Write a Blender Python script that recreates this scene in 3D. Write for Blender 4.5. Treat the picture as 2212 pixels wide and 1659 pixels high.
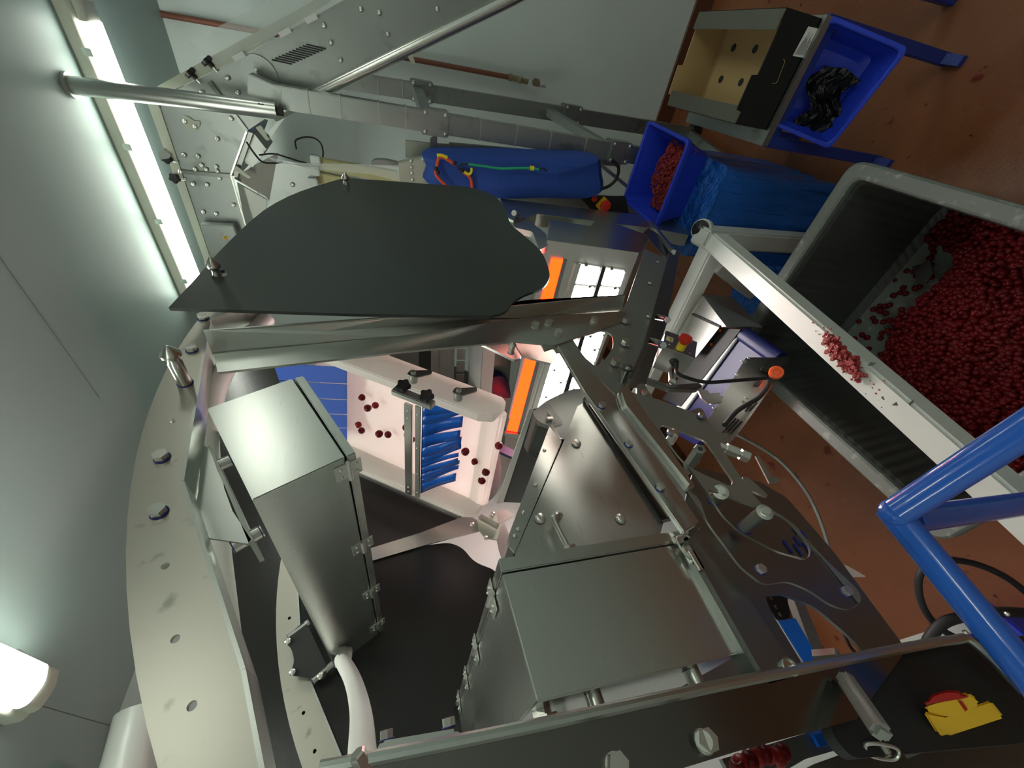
import bpy, bmesh, math, random
from mathutils import Vector as V, Matrix, noise
from mathutils.geometry import tessellate_polygon
random.seed(7)
for o in list(bpy.data.objects): bpy.data.objects.remove(o)
SC = bpy.context.scene
COL = SC.collection
PI = math.pi

# ------------------------------------------------------------------ camera, world, exposure
cam_data = bpy.data.cameras.new('camera')
cam = bpy.data.objects.new('camera', cam_data); COL.objects.link(cam)
cam_data.sensor_width = 36; cam_data.lens = 13.524; cam_data.clip_start = .01
cam.matrix_world = Matrix(((-0.249834, 0.659831, -0.708665, 0), (-0.159176, -0.749903, -0.642112, 0), (-0.955116, -0.047619, 0.292380, 2.65), (0, 0, 0, 1)))
SC.camera = cam
SC.view_settings.view_transform = 'Standard'; SC.view_settings.look = 'None'
SC.view_settings.gamma = 1; SC.view_settings.use_curve_mapping = False
SC.view_settings.exposure = 0.42
wd = bpy.data.worlds.new('world'); SC.world = wd; wd.use_nodes = True
wd.node_tree.nodes['Background'].inputs[0].default_value = (.75, .85, .82, 1)
wd.node_tree.nodes['Background'].inputs[1].default_value = .25

# ------------------------------------------------------------------ materials
MT = {}
def mat(name, col, rough=.5, metal=0, emit=0, ecol=None, alpha=1, trans=0, brush=None, dirt=None, bump=None, coat=0, vary=0, ior=1.45, sss=0, spec=.5):
    """one procedural principled material; brush=(axis, freq) stretches a noise along an axis like a ground steel finish,
    dirt=(colour, scale, amount) mixes worn patches, bump=(scale, strength)"""
    m = bpy.data.materials.new(name); m.use_nodes = True; nt = m.node_tree; N = nt.nodes; L = nt.links
    b = N['Principled BSDF']; I = b.inputs
    I['Base Color'].default_value = (*col, 1); I['Roughness'].default_value = rough; I['Metallic'].default_value = metal
    I['IOR'].default_value = ior; I['Specular IOR Level'].default_value = spec; I['Alpha'].default_value = alpha; I['Transmission Weight'].default_value = trans; I['Coat Weight'].default_value = coat
    if sss: I['Subsurface Weight'].default_value = sss; I['Subsurface Radius'].default_value = (.05, .04, .035); I['Subsurface Scale'].default_value = 1
    if emit: I['Emission Color'].default_value = (*(ecol or col), 1); I['Emission Strength'].default_value = emit
    tc = N.new('ShaderNodeTexCoord').outputs['Object']
    def noise_(scale, detail=4, stretch=None):
        n = N.new('ShaderNodeTexNoise'); n.inputs['Scale'].default_value = scale; n.inputs['Detail'].default_value = detail
        if stretch:
            mp = N.new('ShaderNodeMapping'); mp.inputs['Scale'].default_value = stretch; L.new(tc, mp.inputs[0]); L.new(mp.outputs[0], n.inputs['Vector'])
        else: L.new(tc, n.inputs['Vector'])
        return n.outputs['Fac']
    def rng(s, a, b_, lo, hi):
        r = N.new('ShaderNodeMapRange'); L.new(s, r.inputs[0])
        for i, v in zip((1, 2, 3, 4), (a, b_, lo, hi)): r.inputs[i].default_value = v
        return r.outputs[0]
    def mix(f, c1, c2):
        x = N.new('ShaderNodeMix'); x.data_type = 'RGBA'; L.new(f, x.inputs['Factor'])
        for s, c in ((x.inputs['A'], c1), (x.inputs['B'], c2)):
            if isinstance(c, tuple): s.default_value = (*c, 1)
            else: L.new(c, s)
        return x.outputs['Result']
    colour = tuple(col); height = None
    if vary:
        colour = mix(noise_(2.3, 6), tuple(c * (1 - vary) for c in col), tuple(min(1, c * (1 + vary)) for c in col))
    if brush:
        s = [1, 1, 1]; s['XYZ'.index(brush[0])] = .02
        f = noise_(brush[1] * 2.5, 2, tuple(s))
        L.new(rng(f, .25, .75, rough - .008, rough + .014), I['Roughness']); height = None
        tg = N.new('ShaderNodeTangent'); tg.direction_type = 'RADIAL'; tg.axis = 'Z'; L.new(tg.outputs[0], I['Tangent']); I['Anisotropic'].default_value = .35
    if dirt:
        f = rng(noise_(dirt[1], 8), 1 - dirt[2], 1 - dirt[2] + .12, 0, 1)
        colour = mix(f, colour, dirt[0])
    if bump: height = (noise_(bump[0], 5, bump[3] if len(bump) > 3 else None), *bump[1:3])
    if not isinstance(colour, tuple): L.new(colour, I['Base Color'])
    if height:
        bp = N.new('ShaderNodeBump'); bp.inputs['Strength'].default_value = height[1]; bp.inputs['Distance'].default_value = height[2] if len(height) > 2 else .01
        L.new(height[0], bp.inputs['Height']); L.new(bp.outputs[0], I['Normal'])
    MT[name] = m
    return m
ST = (.56, .575, .54)
mat('steel', ST, .29, .95, brush=('Z', 160)); mat('steel_y', ST, .24, .95, brush=('Y', 160)); mat('steel_x', ST, .28, .95, brush=('X', 160))
mat('steel_rim', (.54, .515, .445), .36, .88, brush=('Z', 120), dirt=((.34, .335, .28), 34, .37))
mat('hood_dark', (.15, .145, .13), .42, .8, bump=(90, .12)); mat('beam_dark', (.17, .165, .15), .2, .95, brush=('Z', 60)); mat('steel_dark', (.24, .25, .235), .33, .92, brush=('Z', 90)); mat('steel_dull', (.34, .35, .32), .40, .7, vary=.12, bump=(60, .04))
mat('steel_bright', (.66, .66, .61), .26, 1); mat('bolt_steel', (.68, .68, .63), .32, .9)
mat('galv', (.34, .365, .345), .42, .9, vary=.2, dirt=((.25, .27, .25), 9, .42))
mat('cream_steel', (.44, .46, .38), .45, .3, vary=.06); mat('yellow_steel', (.52, .50, .24), .5, .1)
mat('black_plastic', (.030, .037, .034), .36, 0, bump=(9, .03)); mat('black_gloss', (.017, .016, .015), .24, 0, bump=(70, .03)); mat('black_matt', (.018, .018, .018), .55)
mat('rubber', (.015, .015, .016), .6); mat('blue_ring', (.02, .03, .22), .5)
mat('white_paint', (.62, .64, .60), .32, 0, dirt=((.55, .5, .4), 16, .27)); mat('white_plastic', (.8, .78, .74), .4, sss=.25); mat('white_hose', (.80, .78, .74), .4)
mat('blue_paint', (.02, .115, .52), .22, 0, coat=.5, dirt=((.33, .3, .28), 30, .25)); mat('blue_crate', (.020, .052, .58), .4, bump=(40, .02)); mat('blue_trolley', (.016, .04, .26), .45)
mat('blue_film', (.014, .12, .48), .2, bump=(11, .9, .12, (1, 1, .16))); mat('blue_cloth', (.018, .065, .33), .75, bump=(120, .08)); mat('blue_curtain', (.006, .10, .50), .25)
mat('blue_belt', (.008, .17, .80), .4); mat('blue_roller', (.006, .009, .075), .4)
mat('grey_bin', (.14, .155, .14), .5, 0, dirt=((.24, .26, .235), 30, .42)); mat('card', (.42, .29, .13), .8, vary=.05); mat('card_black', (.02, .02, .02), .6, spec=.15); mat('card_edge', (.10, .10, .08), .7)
mat('paper', (.8, .8, .8), .7); mat('ink', (.03, .03, .03), .8)
mat('red_plastic', (.62, .03, .015), .32); mat('yellow_plastic', (.80, .62, .02), .4); mat('yellow_switch', (.80, .47, .02), .4); mat('orange_plastic', (.90, .11, .01), .35); mat('dark_red', (.40, .012, .008), .4)
mat('cord_red', (.75, .09, .03), .7); mat('cord_green', (.02, .42, .19), .7); mat('cord_yellow', (.85, .72, .03), .5)
mat('berry', (.105, .003, .005), .40, 0, vary=.45, spec=.22); mat('berry_pale', (.22, .012, .012), .4, 0, vary=.3, spec=.25); mat('pulp', (.27, .022, .020), .42, 0, vary=.45, bump=(160, .7))
mat('copper', (.20, .075, .05), .5, .3); mat('brass_old', (.28, .24, .16), .5, .6); mat('film_black', (.010, .010, .012), .2, bump=(18, .7, .05)); mat('leaf', (.03, .05, .02), .6)
mat('glass_clear', (.92, .96, .94), .06, 0, trans=1, ior=1.1); mat('acrylic', (.86, .92, .89), .08, 0, alpha=.28); mat('acrylic_dark', (.45, .47, .45), .1, 0, alpha=.42)
mat('led_white', (1, 1, 1), .4, emit=32, ecol=(1, .985, .95)); mat('led_red', (1, .15, .02), .4, emit=20, ecol=(1, .0075, .0003))
mat('tube_light', (1, 1, 1), .4, emit=17, ecol=(.95, 1, .89)); mat('lamp_body', (.56, .57, .48), .5)

# ------------------------------------------------------------------ mesh building
ORG = {}                                   # world-space origin of every object made here
def basis(d):
    d = V(d).normalized(); a = V((0, 0, 1)) if abs(d.z) < .9 else V((1, 0, 0))
    u = d.cross(a).normalized(); return u, d.cross(u).normalized(), d
def sharpen(bm):
    for e in bm.edges:
        if len(e.link_faces) == 2 and e.calc_face_angle(0) > .6: e.smooth = False
class MB:
    def __init__(s): s.bm = bmesh.new()
    def face(s, pts): return s.bm.faces.new([s.bm.verts.new(p) for p in pts])
    def box(s, c, size, rot=None, bev=0):
        m = Matrix.Translation(c) @ (rot.to_4x4() if rot else Matrix()) @ Matrix.Diagonal((*size, 1))
        g = bmesh.ops.create_cube(s.bm, size=1, matrix=m)
        if bev: bmesh.ops.bevel(s.bm, geom=list({e for v in g['verts'] for e in v.link_edges}), offset=bev, segments=2, affect='EDGES')
        return s
    def span(s, a, b, bev=0):               # axis-aligned box between two corners
        a, b = V(a), V(b); return s.box((a + b) / 2, [max(abs(x), .0005) for x in b - a], bev=bev)
    def bar(s, a, b, w, h, up=(0, 0, 1), bev=.002):   # rectangular bar between two points
        a, b = V(a), V(b); d = (b - a).normalized(); x = d.cross(V(up)).normalized(); y = x.cross(d)
        return s.box((a + b) / 2, (w, h, (b - a).length), Matrix((x, y, d)).transposed(), bev)
    def slab(s, pts, vec, holes=(), bev=0):   # thick plate: polygon with holes, given thickness vector
        loops = [[V(p) for p in l] for l in (pts, *holes)]; vec = V(vec); flat = [p for l in loops for p in l]
        nrm = V((0, 0, 0))
        for i, p in enumerate(loops[0]): nrm += p.cross(loops[0][(i + 1) % len(loops[0])])
        bot = [s.bm.verts.new(p) for p in flat]; top = [s.bm.verts.new(p + vec) for p in flat]
        fs = []
        if len(loops) == 1: fs += [s.bm.faces.new(bot), s.bm.faces.new(top[::-1])]
        else:
            for t in tessellate_polygon(loops):
                try: fs += [s.bm.faces.new([bot[i] for i in t]), s.bm.faces.new([top[i] for i in t[::-1]])]
                except ValueError: pass
        k = 0; rim = []
        for l in loops:
            n = len(l)
            for i in range(n):
                a, b = k + i, k + (i + 1) % n
                f = s.bm.faces.new((bot[a], bot[b], top[b], top[a])); fs.append(f)
            k += n
        bmesh.ops.recalc_face_normals(s.bm, faces=fs)
        if bev and len(loops) == 1:
            es = {e for f in fs for e in f.edges if len(e.link_faces) == 2 and e.calc_face_angle(0) > .5}
            bmesh.ops.bevel(s.bm, geom=list(es), offset=bev, segments=2, affect='EDGES')
        return s
    def sheet(s, pts, t, holes=()):         # plate whose thickness runs along its own normal
        n = V((0, 0, 0)); P = [V(p) for p in pts]
        for i, p in enumerate(P): n += (p - P[0]).cross(P[(i + 1) % len(P)] - P[0])
        return s.slab(pts, n.normalized() * t, holes)
    def cyl(s, a, b, r, r2=None, n=20):
        a, b = V(a), V(b); u, v, d = basis(b - a); r2 = r if r2 is None else r2
        A = [s.bm.verts.new(a + (u * math.cos(t) + v * math.sin(t)) * r) for t in [2 * PI * i / n for i in range(n)]]
        B = [s.bm.verts.new(b + (u * math.cos(t) + v * math.sin(t)) * r2) for t in [2 * PI * i / n for i in range(n)]]
        for i in range(n): s.bm.faces.new((A[i], A[(i + 1) % n], B[(i + 1) % n], B[i])).smooth = n > 8
        s.bm.faces.new(A[::-1]); s.bm.faces.new(B); return s
    def lathe(s, a, d, prof, n=20):         # prof: (distance along axis, radius)
        a = V(a); u, v, d = basis(d); rings = []
        for z, r in prof:
            rings.append([s.bm.verts.new(a + d * z + (u * math.cos(2 * PI * i / n) + v * math.sin(2 * PI * i / n)) * max(r, .0002)) for i in range(n)])
        for A, B in zip(rings, rings[1:]):
            for i in range(n): s.bm.faces.new((A[i], A[(i + 1) % n], B[(i + 1) % n], B[i])).smooth = n > 8
        s.bm.faces.new(rings[0][::-1]); s.bm.faces.new(rings[-1]); return s
    def tube(s, path, r, n=12, steps=8, closed=False):   # smooth tube through the points
        P = smooth(path, steps, closed) if steps else [V(p) for p in path]; rings = []
        u = None
        for i, p in enumerate(P):
            a = P[i - 1] if i else (P[-1] if closed else P[0]); b = P[(i + 1) % len(P)] if (closed or i < len(P) - 1) else P[-1]
            d = (b - a).normalized()
            u = basis(d)[0] if u is None else (u - d * u.dot(d)).normalized(); w = d.cross(u)
            rings.append([s.bm.verts.new(p + (u * math.cos(2 * PI * k / n) + w * math.sin(2 * PI * k / n)) * r) for k in range(n)])
        pr = list(zip(rings, rings[1:])) + ([(rings[-1], rings[0])] if closed else [])
        for A, B in pr:
            for k in range(n): s.bm.faces.new((A[k], A[(k + 1) % n], B[(k + 1) % n], B[k])).smooth = True
        if not closed: s.bm.faces.new(rings[0][::-1]); s.bm.faces.new(rings[-1])
        return s
    def rtube(s, a, b, w, h, up=(0, 0, 1), r=.008): return s.bar(a, b, w, h, up, r)
    def ball(s, c, r, sub=2):
        bmesh.ops.create_icosphere(s.bm, subdivisions=sub, radius=1, matrix=Matrix.Translation(c) @ Matrix.Diagonal((*((r,) * 3 if not hasattr(r, '__len__') else r), 1)))
        return s
    def build(s, name, m, parent=None, label=None, smooth_=False):
        bm = s.bm
        if not bm.verts: raise Exception(name)
        lo = V([min(v.co[i] for v in bm.verts) for i in range(3)]); hi = V([max(v.co[i] for v in bm.verts) for i in range(3)])
        c = (lo + hi) / 2; bmesh.ops.translate(bm, verts=bm.verts, vec=-c)
        sharpen(bm)
        me = bpy.data.meshes.new(name); bm.to_mesh(me); bm.free()
        if smooth_:
            for p in me.polygons: p.use_smooth = True
        me.materials.append(MT[m])
        return put(name, me, c, None, parent, label)
def put(name, me, loc, rot=None, parent=None, label=None, scale=None):
    o = bpy.data.objects.new(name, me); COL.objects.link(o)
    ORG[o] = V(loc); o.location = V(loc) - (ORG[parent] if parent else V((0, 0, 0)))
    if parent: o.parent = parent
    if rot is not None: o.rotation_mode = 'QUATERNION'; o.rotation_quaternion = rot
    if scale: o.scale = scale
    if label: o['label'] = label
    return o
def tag(o, label, cat, group=None, kind=None):
    o['label'] = label; o['category'] = cat
    if group: o['group'] = group
    if kind: o['kind'] = kind
    return o
def struct(o, label=None, cat=None): 
    o['kind'] = 'structure'
    if label: o['label'] = label; o['category'] = cat
    return o
def thing(name, loc, label, cat, group=None):
    o = bpy.data.objects.new(name, None); COL.objects.link(o); o.location = loc; ORG[o] = V(loc); o.empty_display_size = .1
    return tag(o, label, cat, group)
def smooth(P, steps=8, closed=False):
    P = [V(p) for p in P]; n = len(P); out = []
    for i in range(n if closed else n - 1):
        p1, p2 = P[i], P[(i + 1) % n]
        p0 = P[i - 1] if (i or closed) else p1 * 2 - p2; p3 = P[(i + 2) % n] if (closed or i + 2 < n) else p2 * 2 - p1
        for k in range(steps):
            t = k / steps
            out.append(.5 * (2 * p1 + (p2 - p0) * t + (2 * p0 - 5 * p1 + 4 * p2 - p3) * t * t + (3 * p1 - p0 - 3 * p2 + p3) * t ** 3))
    if not closed: out.append(P[-1])
    return out
def fillet(P, r, k=5):                     # round the corners of a planar polygon; r a number or one per corner
    P = [V(p) for p in P]; n = len(P); out = []
    for i in range(n):
        rr = r[i] if hasattr(r, '__len__') else r; p, a, b = P[i], P[i - 1], P[(i + 1) % n]
        d1, d2 = (a - p), (b - p); l = min(rr, d1.length * .45, d2.length * .45)
        if l < 1e-5: out.append(p); continue
        q1, q2 = p + d1.normalized() * l, p + d2.normalized() * l
        for j in range(k + 1):
            t = j / k; out.append(q1 * (1 - t) ** 2 + p * 2 * t * (1 - t) + q2 * t * t)
    return out
def ring(c, r, axis='Y', n=14, rx=None):
    c = V(c); u, v = {'Y': (V((1, 0, 0)), V((0, 0, 1))), 'X': (V((0, 1, 0)), V((0, 0, 1))), 'Z': (V((1, 0, 0)), V((0, 1, 0)))}[axis]
    return [c + u * math.cos(2 * PI * i / n) * (rx or r) + v * math.sin(2 * PI * i / n) * r for i in range(n)]
def lerp(a, b, t): return V(a) * (1 - t) + V(b) * t
# shared small meshes, built once along +Z and copied wherever the machine shows one
def mesh_of(mb, m, smooth_=False):
    sharpen(mb.bm)
    me = bpy.data.meshes.new('mesh'); mb.bm.to_mesh(me); mb.bm.free(); me.materials.append(MT[m]); return me
def hexprism(mb, z0, z1, r):
    mb.lathe((0, 0, 0), (0, 0, 1), [(z0, r * .96), (z0 + .0008, r), (z1 - .0012, r), (z1, r * .86)], 6); return mb
ME_HEX = mesh_of(hexprism(MB().cyl((0, 0, 0), (0, 0, .10), 1.02, n=20), .10, 1.15, 1.0), 'bolt_steel')       # unit hex bolt, radius 1
ME_RING = mesh_of(MB().lathe((0, 0, 0), (0, 0, 1), [(0, 1.10), (.12, 1.12), (.16, 1.0)], 20), 'blue_ring')
ME_PAN = mesh_of(MB().lathe((0, 0, 0), (0, 0, 1), [(0, 1), (.15, 1), (.45, .82), (.6, .45), (.62, 0)], 16), 'bolt_steel')
def quat(d): return V((0, 0, 1)).rotation_difference(V(d))
def bolt(p, d, r, parent, ringed=False, name='bolt', me=None):
    b = put(name, me or ME_HEX, p, quat(d), parent, scale=(r, r, r))
    if ringed: put('washer', ME_RING, p, quat(d), parent, scale=(r, r, r))
    return b
def rivet(p, d, r, parent, name='screw'): return bolt(p, d, r, parent, name=name, me=ME_PAN)

def translucent(name, col, f):
    m = bpy.data.materials.new(name); m.use_nodes = True; nt = m.node_tree; N = nt.nodes; L = nt.links
    b = N['Principled BSDF']; b.inputs['Base Color'].default_value = (*col, 1); b.inputs['Roughness'].default_value = .45
    t = N.new('ShaderNodeBsdfTranslucent'); t.inputs[0].default_value = (*col, 1); x = N.new('ShaderNodeMixShader'); x.inputs[0].default_value = f
    L.new(b.outputs[0], x.inputs[1]); L.new(t.outputs[0], x.inputs[2]); L.new(x.outputs[0], N['Material Output'].inputs['Surface']); MT[name] = m
translucent('white_sheet', (.92, .89, .86), .6); translucent('white_wall', (.93, .91, .88), .6)

# ------------------------------------------------------------------ the room
FY = (0, -1, 0)
def floor_mat():
    m = mat('floor_resin', (.23, .062, .022), .3, 0, bump=(140, .10)); nt = m.node_tree; N = nt.nodes; L = nt.links; b = N['Principled BSDF']
    tc = N.new('ShaderNodeTexCoord').outputs['Object']
    def st(scale, a, c, detail=5):
        n = N.new('ShaderNodeTexNoise'); n.inputs['Scale'].default_value = scale; n.inputs['Detail'].default_value = detail; L.new(tc, n.inputs['Vector'])
        r = N.new('ShaderNodeMapRange'); L.new(n.outputs['Fac'], r.inputs[0]); r.inputs[1].default_value = a; r.inputs[2].default_value = c; return r.outputs[0]
    def mx(f, a, c):
        x = N.new('ShaderNodeMix'); x.data_type = 'RGBA'; L.new(f, x.inputs['Factor'])
        if isinstance(a, tuple): x.inputs['A'].default_value = (*a, 1)
        else: L.new(a, x.inputs['A'])
        x.inputs['B'].default_value = (*c, 1); return x.outputs['Result']
    c1 = mx(st(1.6, .3, .7), (.25, .088, .036), (.18, .058, .024)); c2 = mx(st(7, .66, .70), c1, (.12, .012, .006)); c3 = mx(st(24, .70, .74), c2, (.07, .008, .006))
    L.new(c3, b.inputs['Base Color'])
    r = N.new('ShaderNodeMapRange'); L.new(st(2.2, .35, .65), r.inputs[0]); r.inputs[3].default_value = .16; r.inputs[4].default_value = .5; L.new(r.outputs[0], b.inputs['Roughness'])
floor_mat()
mat('wall_panel', (.55, .62, .60), .42, 0, vary=.04, dirt=((.42, .42, .38), 60, .235)); mat('ceiling_panel', (.365, .465, .445), .5, 0, vary=.05)
mat('skirting', (.085, .028, .014), .45); mat('seam', (.26, .28, .27), .6); mat('trunking', (.60, .64, .62), .45)
X0, X1, Y0, Y1, ZC = -3.0, 3.9, -3.2, 2.65, 3.96
struct(MB().span((X0 - .1, Y0 - .1, -.12), (X1 + .1, Y1 + .1, 0)).build('floor', 'floor_resin'))
struct(MB().span((X0 - .1, Y0 - .1, ZC), (X1 + .1, Y1 + .1, ZC + .1)).build('ceiling', 'ceiling_panel'))
struct(MB().span((X1, Y0 - .1, 0), (X1 + .1, Y1 + .1, ZC)).build('wall_right', 'wall_panel'))
struct(MB().span((X0 - .1, Y1, 0), (X1, Y1 + .1, ZC)).build('wall_left', 'wall_panel'))
struct(MB().span((X0 - .1, Y0, 0), (X0, Y1, ZC)).build('wall_back', 'wall_panel'))
struct(MB().span((X0, Y0 - .1, 0), (X1, Y0, ZC)).build('wall_front', 'wall_panel'))
struct(MB().slab([(X1 - .018, Y0, 0), (X1, Y0, 0), (X1, Y0, .16), (X1 - .01, Y0, .15)], (0, Y1 - Y0, 0)).build('baseboard_right', 'skirting'))
struct(MB().slab([(X0, Y1, 0), (X0, Y1 - .018, 0), (X0, Y1 - .01, .15), (X0, Y1, .16)], (X1 - X0, 0, 0)).build('baseboard_left', 'skirting'))
struct(MB().slab([(X1 - .035, Y0, ZC), (X1, Y0, ZC - .17), (X1, Y0, ZC)], (0, Y1 - Y0, 0)).build('trim_1', 'wall_panel'))
struct(MB().slab([(X0, Y1 - .035, ZC), (X0, Y1, ZC - .12), (X0, Y1, ZC)], (X1 - X0, 0, 0)).build('trim_2', 'wall_panel'))
# panel joints of the ceiling: shallow sealed grooves that stand a hair proud
struct(MB().bar((1.711,0.758,3.96), (1.699,1.499,3.96), .0025, .002).build('trim_3', 'seam'))
struct(MB().bar((0.659,2.006,3.96), (0.672,2.613,3.96), .003, .002).build('trim_5', 'seam'))

def batten(y0, x, L, label, z=ZC):
    t = thing('batten_light', (x, y0 + L / 2, z), label, 'ceiling light', 'fluorescent ceiling battens')
    w = .075
    MB().slab(fillet([(x - w, y0, z), (x - w, y0, z - .05), (x - w * .7, y0, z - .065), (x + w * .7, y0, z - .065), (x + w, y0, z - .05), (x + w, y0, z)], .008), (0, L, 0)).build('housing', 'lamp_body', t)
    MB().slab(fillet([(x - w * .86, y0 + .09, z - .064), (x - w * .8, y0 + .09, z - .10), (x, y0 + .09, z - .118), (x + w * .8, y0 + .09, z - .10), (x + w * .86, y0 + .09, z - .064)], .02), (0, L - .18, 0)).build('diffuser', 'tube_light', t)
    for y in (y0 + .02, y0 + L - .09): MB().slab(fillet([(x - w * .86, y, z - .064), (x - w * .8, y, z - .098), (x, y, z - .112), (x + w * .8, y, z - .098), (x + w * .86, y, z - .064)], .02), (0, .07, 0)).build('end_cap', 'lamp_body', t)
    for i in range(4):
        for s in (-1, 1): MB().box((x + s * w * .97, y0 + L * (.13 + .247 * i), z - .055), (.012, .03, .035), bev=.002).build('clip', 'steel_bright', t)
    return t
batten(.10, 2.78, 1.52, 'long lit fluorescent batten on the ceiling above the inclined conveyor')
batten(.44, .66, 1.52, 'lit fluorescent batten at the left edge of the photo, end glowing on the ceiling')
for x, y in ((.66, -2.7), (2.78, -2.7), (-1.5, .44), (-1.5, -2.7)):  # unseen battens, added for their light on the machine and floor
    batten(y, x, 1.52, 'added unseen fluorescent batten further back on the ceiling, outside the view', )

# ------------------------------------------------------------------ the optical sorting machine (side frames lie at y = .6 and y = 1.6)

S = thing('sorting_machine', (1.0, 1.1, 1.0), 'large stainless steel sorting machine frame with camera boxes and glowing light bars', 'sorting machine')
CX, CZ, RR = .837, 1.681, 1.418
def arc(a0, a1, y, r=RR, n=40): return [V((CX + r * math.cos(math.radians(a0 + (a1 - a0) * i / n)), y, CZ + r * math.sin(math.radians(a0 + (a1 - a0) * i / n)))) for i in range(n + 1)]
def rim(y, name):
    d = y - .6
    inner = [V(p) + V((0, d, 0)) for p in [(0.95,0.6,3.074),(0.468,0.6,2.986),(0.179,0.6,2.84),(0.086,0.6,2.804),(0.004,0.6,2.773)]]
    far = V((1.16, y, 2.90)); last = V((.05, y, 2.25))
    outer = arc(58, 152, y)
    hol = [ring(V(p) + V((0, d, 0)), .005, 'Y') for p in [(0.607,0.6,3.039),(0.327,0.6,2.961),(0.23,0.6,2.92),(0.156,0.6,2.882)]]
    pts = outer + inner[::-1] + [far]
    r = MB().slab(pts, (0, .006, 0), hol).build(name, 'steel_rim', S)
    strip = [far] + inner
    m = MB()
    for a, b in zip(strip, strip[1:]):
        n = (b - a).cross(V((0, 1, 0))).normalized() * .005; o = V((0, -.001, 0))
        m.slab([a + o, b + o, b + n + o, a + n + o], (0, .056, 0))
    m.build('rim_flange', 'steel', S)
    return r
front_rim = rim(.6, 'front_rim'); back_rim = rim(1.6, 'back_rim')
for p in [(0.824,0.6,3.071),(0.521,0.6,3.027),(0.414,0.6,2.996),(0.954,0.6,3.085)]: bolt(p, (0, -1, 0), .0108, front_rim, True)
# locating pins with cone heads
def pin(p, parent, L=.055, r=.0125, name='locating_pin'):
    o = MB().lathe(p, (0, -1, 0), [(0, r), (L * .72, r), (L * .78, r * .82), (L * .86, r * .82), (L * .93, r * 1.35), (L * 1.0, r * 1.35), (L * 1.22, r * .25), (L * 1.24, r * .05)], 20).build(name, 'steel_bright', parent)
    put('washer', ME_RING, p, quat((0, -1, 0)), parent, scale=(r, r, r))
pin((0.713,0.6,3.051), front_rim, .075)
# upper arm: bent steel section from the rim to the hub plate
arm = MB().slab([(0.809,0.6,3.027),(0.875,0.6,2.612),(0.968,0.6,2.238),(1.007,0.6,1.88),(0.954,0.6,1.897),(0.819,0.6,2.206),(0.84,0.6,2.325),(0.805,0.6,2.616),(0.745,0.6,3.004)], (0, .006, 0)).build('upper_arm', 'steel', S)
rid = [V(p) + V((0, .006, 0)) for p in [(0.814,0.6,3.032),(0.875,0.6,2.612),(0.968,0.6,2.238),(1.013,0.6,1.886)]]; m = MB()
m.slab([V(p) for p in rid] + [V(p) + V((.012, -.056, .004)) for p in rid[::-1]], (.004, 0, .001))
m.build('arm_flange', 'steel', arm)
hub = MB().slab([(0.848,0.606,2.324),(0.865,0.606,2.261),(0.83,0.606,2.243),(0.802,0.606,2.244),(0.816,0.606,2.211),(0.792,0.606,2.21),(0.799,0.606,2.176),(0.61,0.606,2.113),(0.635,0.606,2.07),(0.761,0.606,1.956),(0.929,0.606,1.829),(1.488,0.606,1.393),(1.597,0.606,1.455),(1.088,0.606,1.825),(1.004,0.606,1.897),(0.973,0.606,2.236)], (0, .006, 0),
    [fillet([(0.875,0.606,2.136),(0.878,0.606,2.072),(0.903,0.606,2.016),(0.877,0.606,1.991),(0.814,0.606,2.017),(0.754,0.606,2.074),(0.723,0.606,2.118),(0.741,0.606,2.126),(0.769,0.606,2.135),(0.809,0.606,2.136)], .03)]).build('hub_plate', 'steel_dull', S)
for p in [(0.912,0.6,2.24),(0.927,0.6,2.191),(0.872,0.6,2.18),(0.942,0.6,2.028),(0.939,0.6,1.913),(0.817,0.6,1.98),(0.726,0.6,2.06)]: bolt(p, (0, -1, 0), .0125, hub)
for p in [(1.436,0.6,1.482),(1.222,0.6,1.651),(0.971,0.6,1.805),(0.812,0.6,1.973)]: rivet(p, (0, -1, 0), .008, hub)
m = MB().slab([(1.489,0.6,1.4),(1.47,0.6,1.395),(0.92,0.6,1.823),(0.749,0.6,1.956),(0.625,0.6,2.073),(0.629,0.6,2.08),(0.754,0.6,1.965),(0.92,0.6,1.837)], (0, -.03, 0)); m.build('hub_flange', 'steel_dark', hub)
MB().slab(fillet([(0.924,0.66,2.408),(0.929,0.66,2.299),(0.892,0.66,2.277),(0.842,0.66,2.291),(0.83,0.66,2.314)], .02), (0, .008, 0)).build('hub_bracket', 'steel', S)
pin((0.839,0.64,2.327), S, .03, .009, 'hub_stud')
MB().slab([(0.894,0.64,2.304),(0.911,0.64,2.237),(0.877,0.64,2.221),(0.847,0.64,2.222),(0.855,0.64,2.204),(0.845,0.64,2.187),(0.825,0.64,2.188),(0.785,0.64,2.222),(0.821,0.64,2.296),(0.861,0.64,2.301)], (0, .006, 0)).build('hub_notch_plate', 'steel', S)
# cross bar, two lengths meeting at a mitred joint
bar = MB().slab([(0.819,0.6,2.202),(0.78,0.6,2.159),(0.577,0.6,2.119),(0.252,0.6,2.116),(0.239,0.6,2.161),(0.622,0.6,2.199)], (0, .012, 0), bev=.002).build('cross_bar', 'steel', S)
low = MB().slab([(0.252,0.6,2.116),(0.006,0.6,2.11),(0.009,0.6,2.178),(0.227,0.6,2.171)], (0, .045, 0), bev=.006).build('lower_bar', 'steel_dark', S)
MB().lathe((0.024,0.598,2.126), (0, -1, 0), [(-.02, .012), (.002, .012), (.003, .010), (.0, .008)], 20).build('bar_eye', 'steel_bright', low)
for p in [(0.566,0.6,2.177),(0.445,0.6,2.167),(0.332,0.6,2.156)]: bolt(p, (0, -1, 0), .0088, bar, True)
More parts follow.
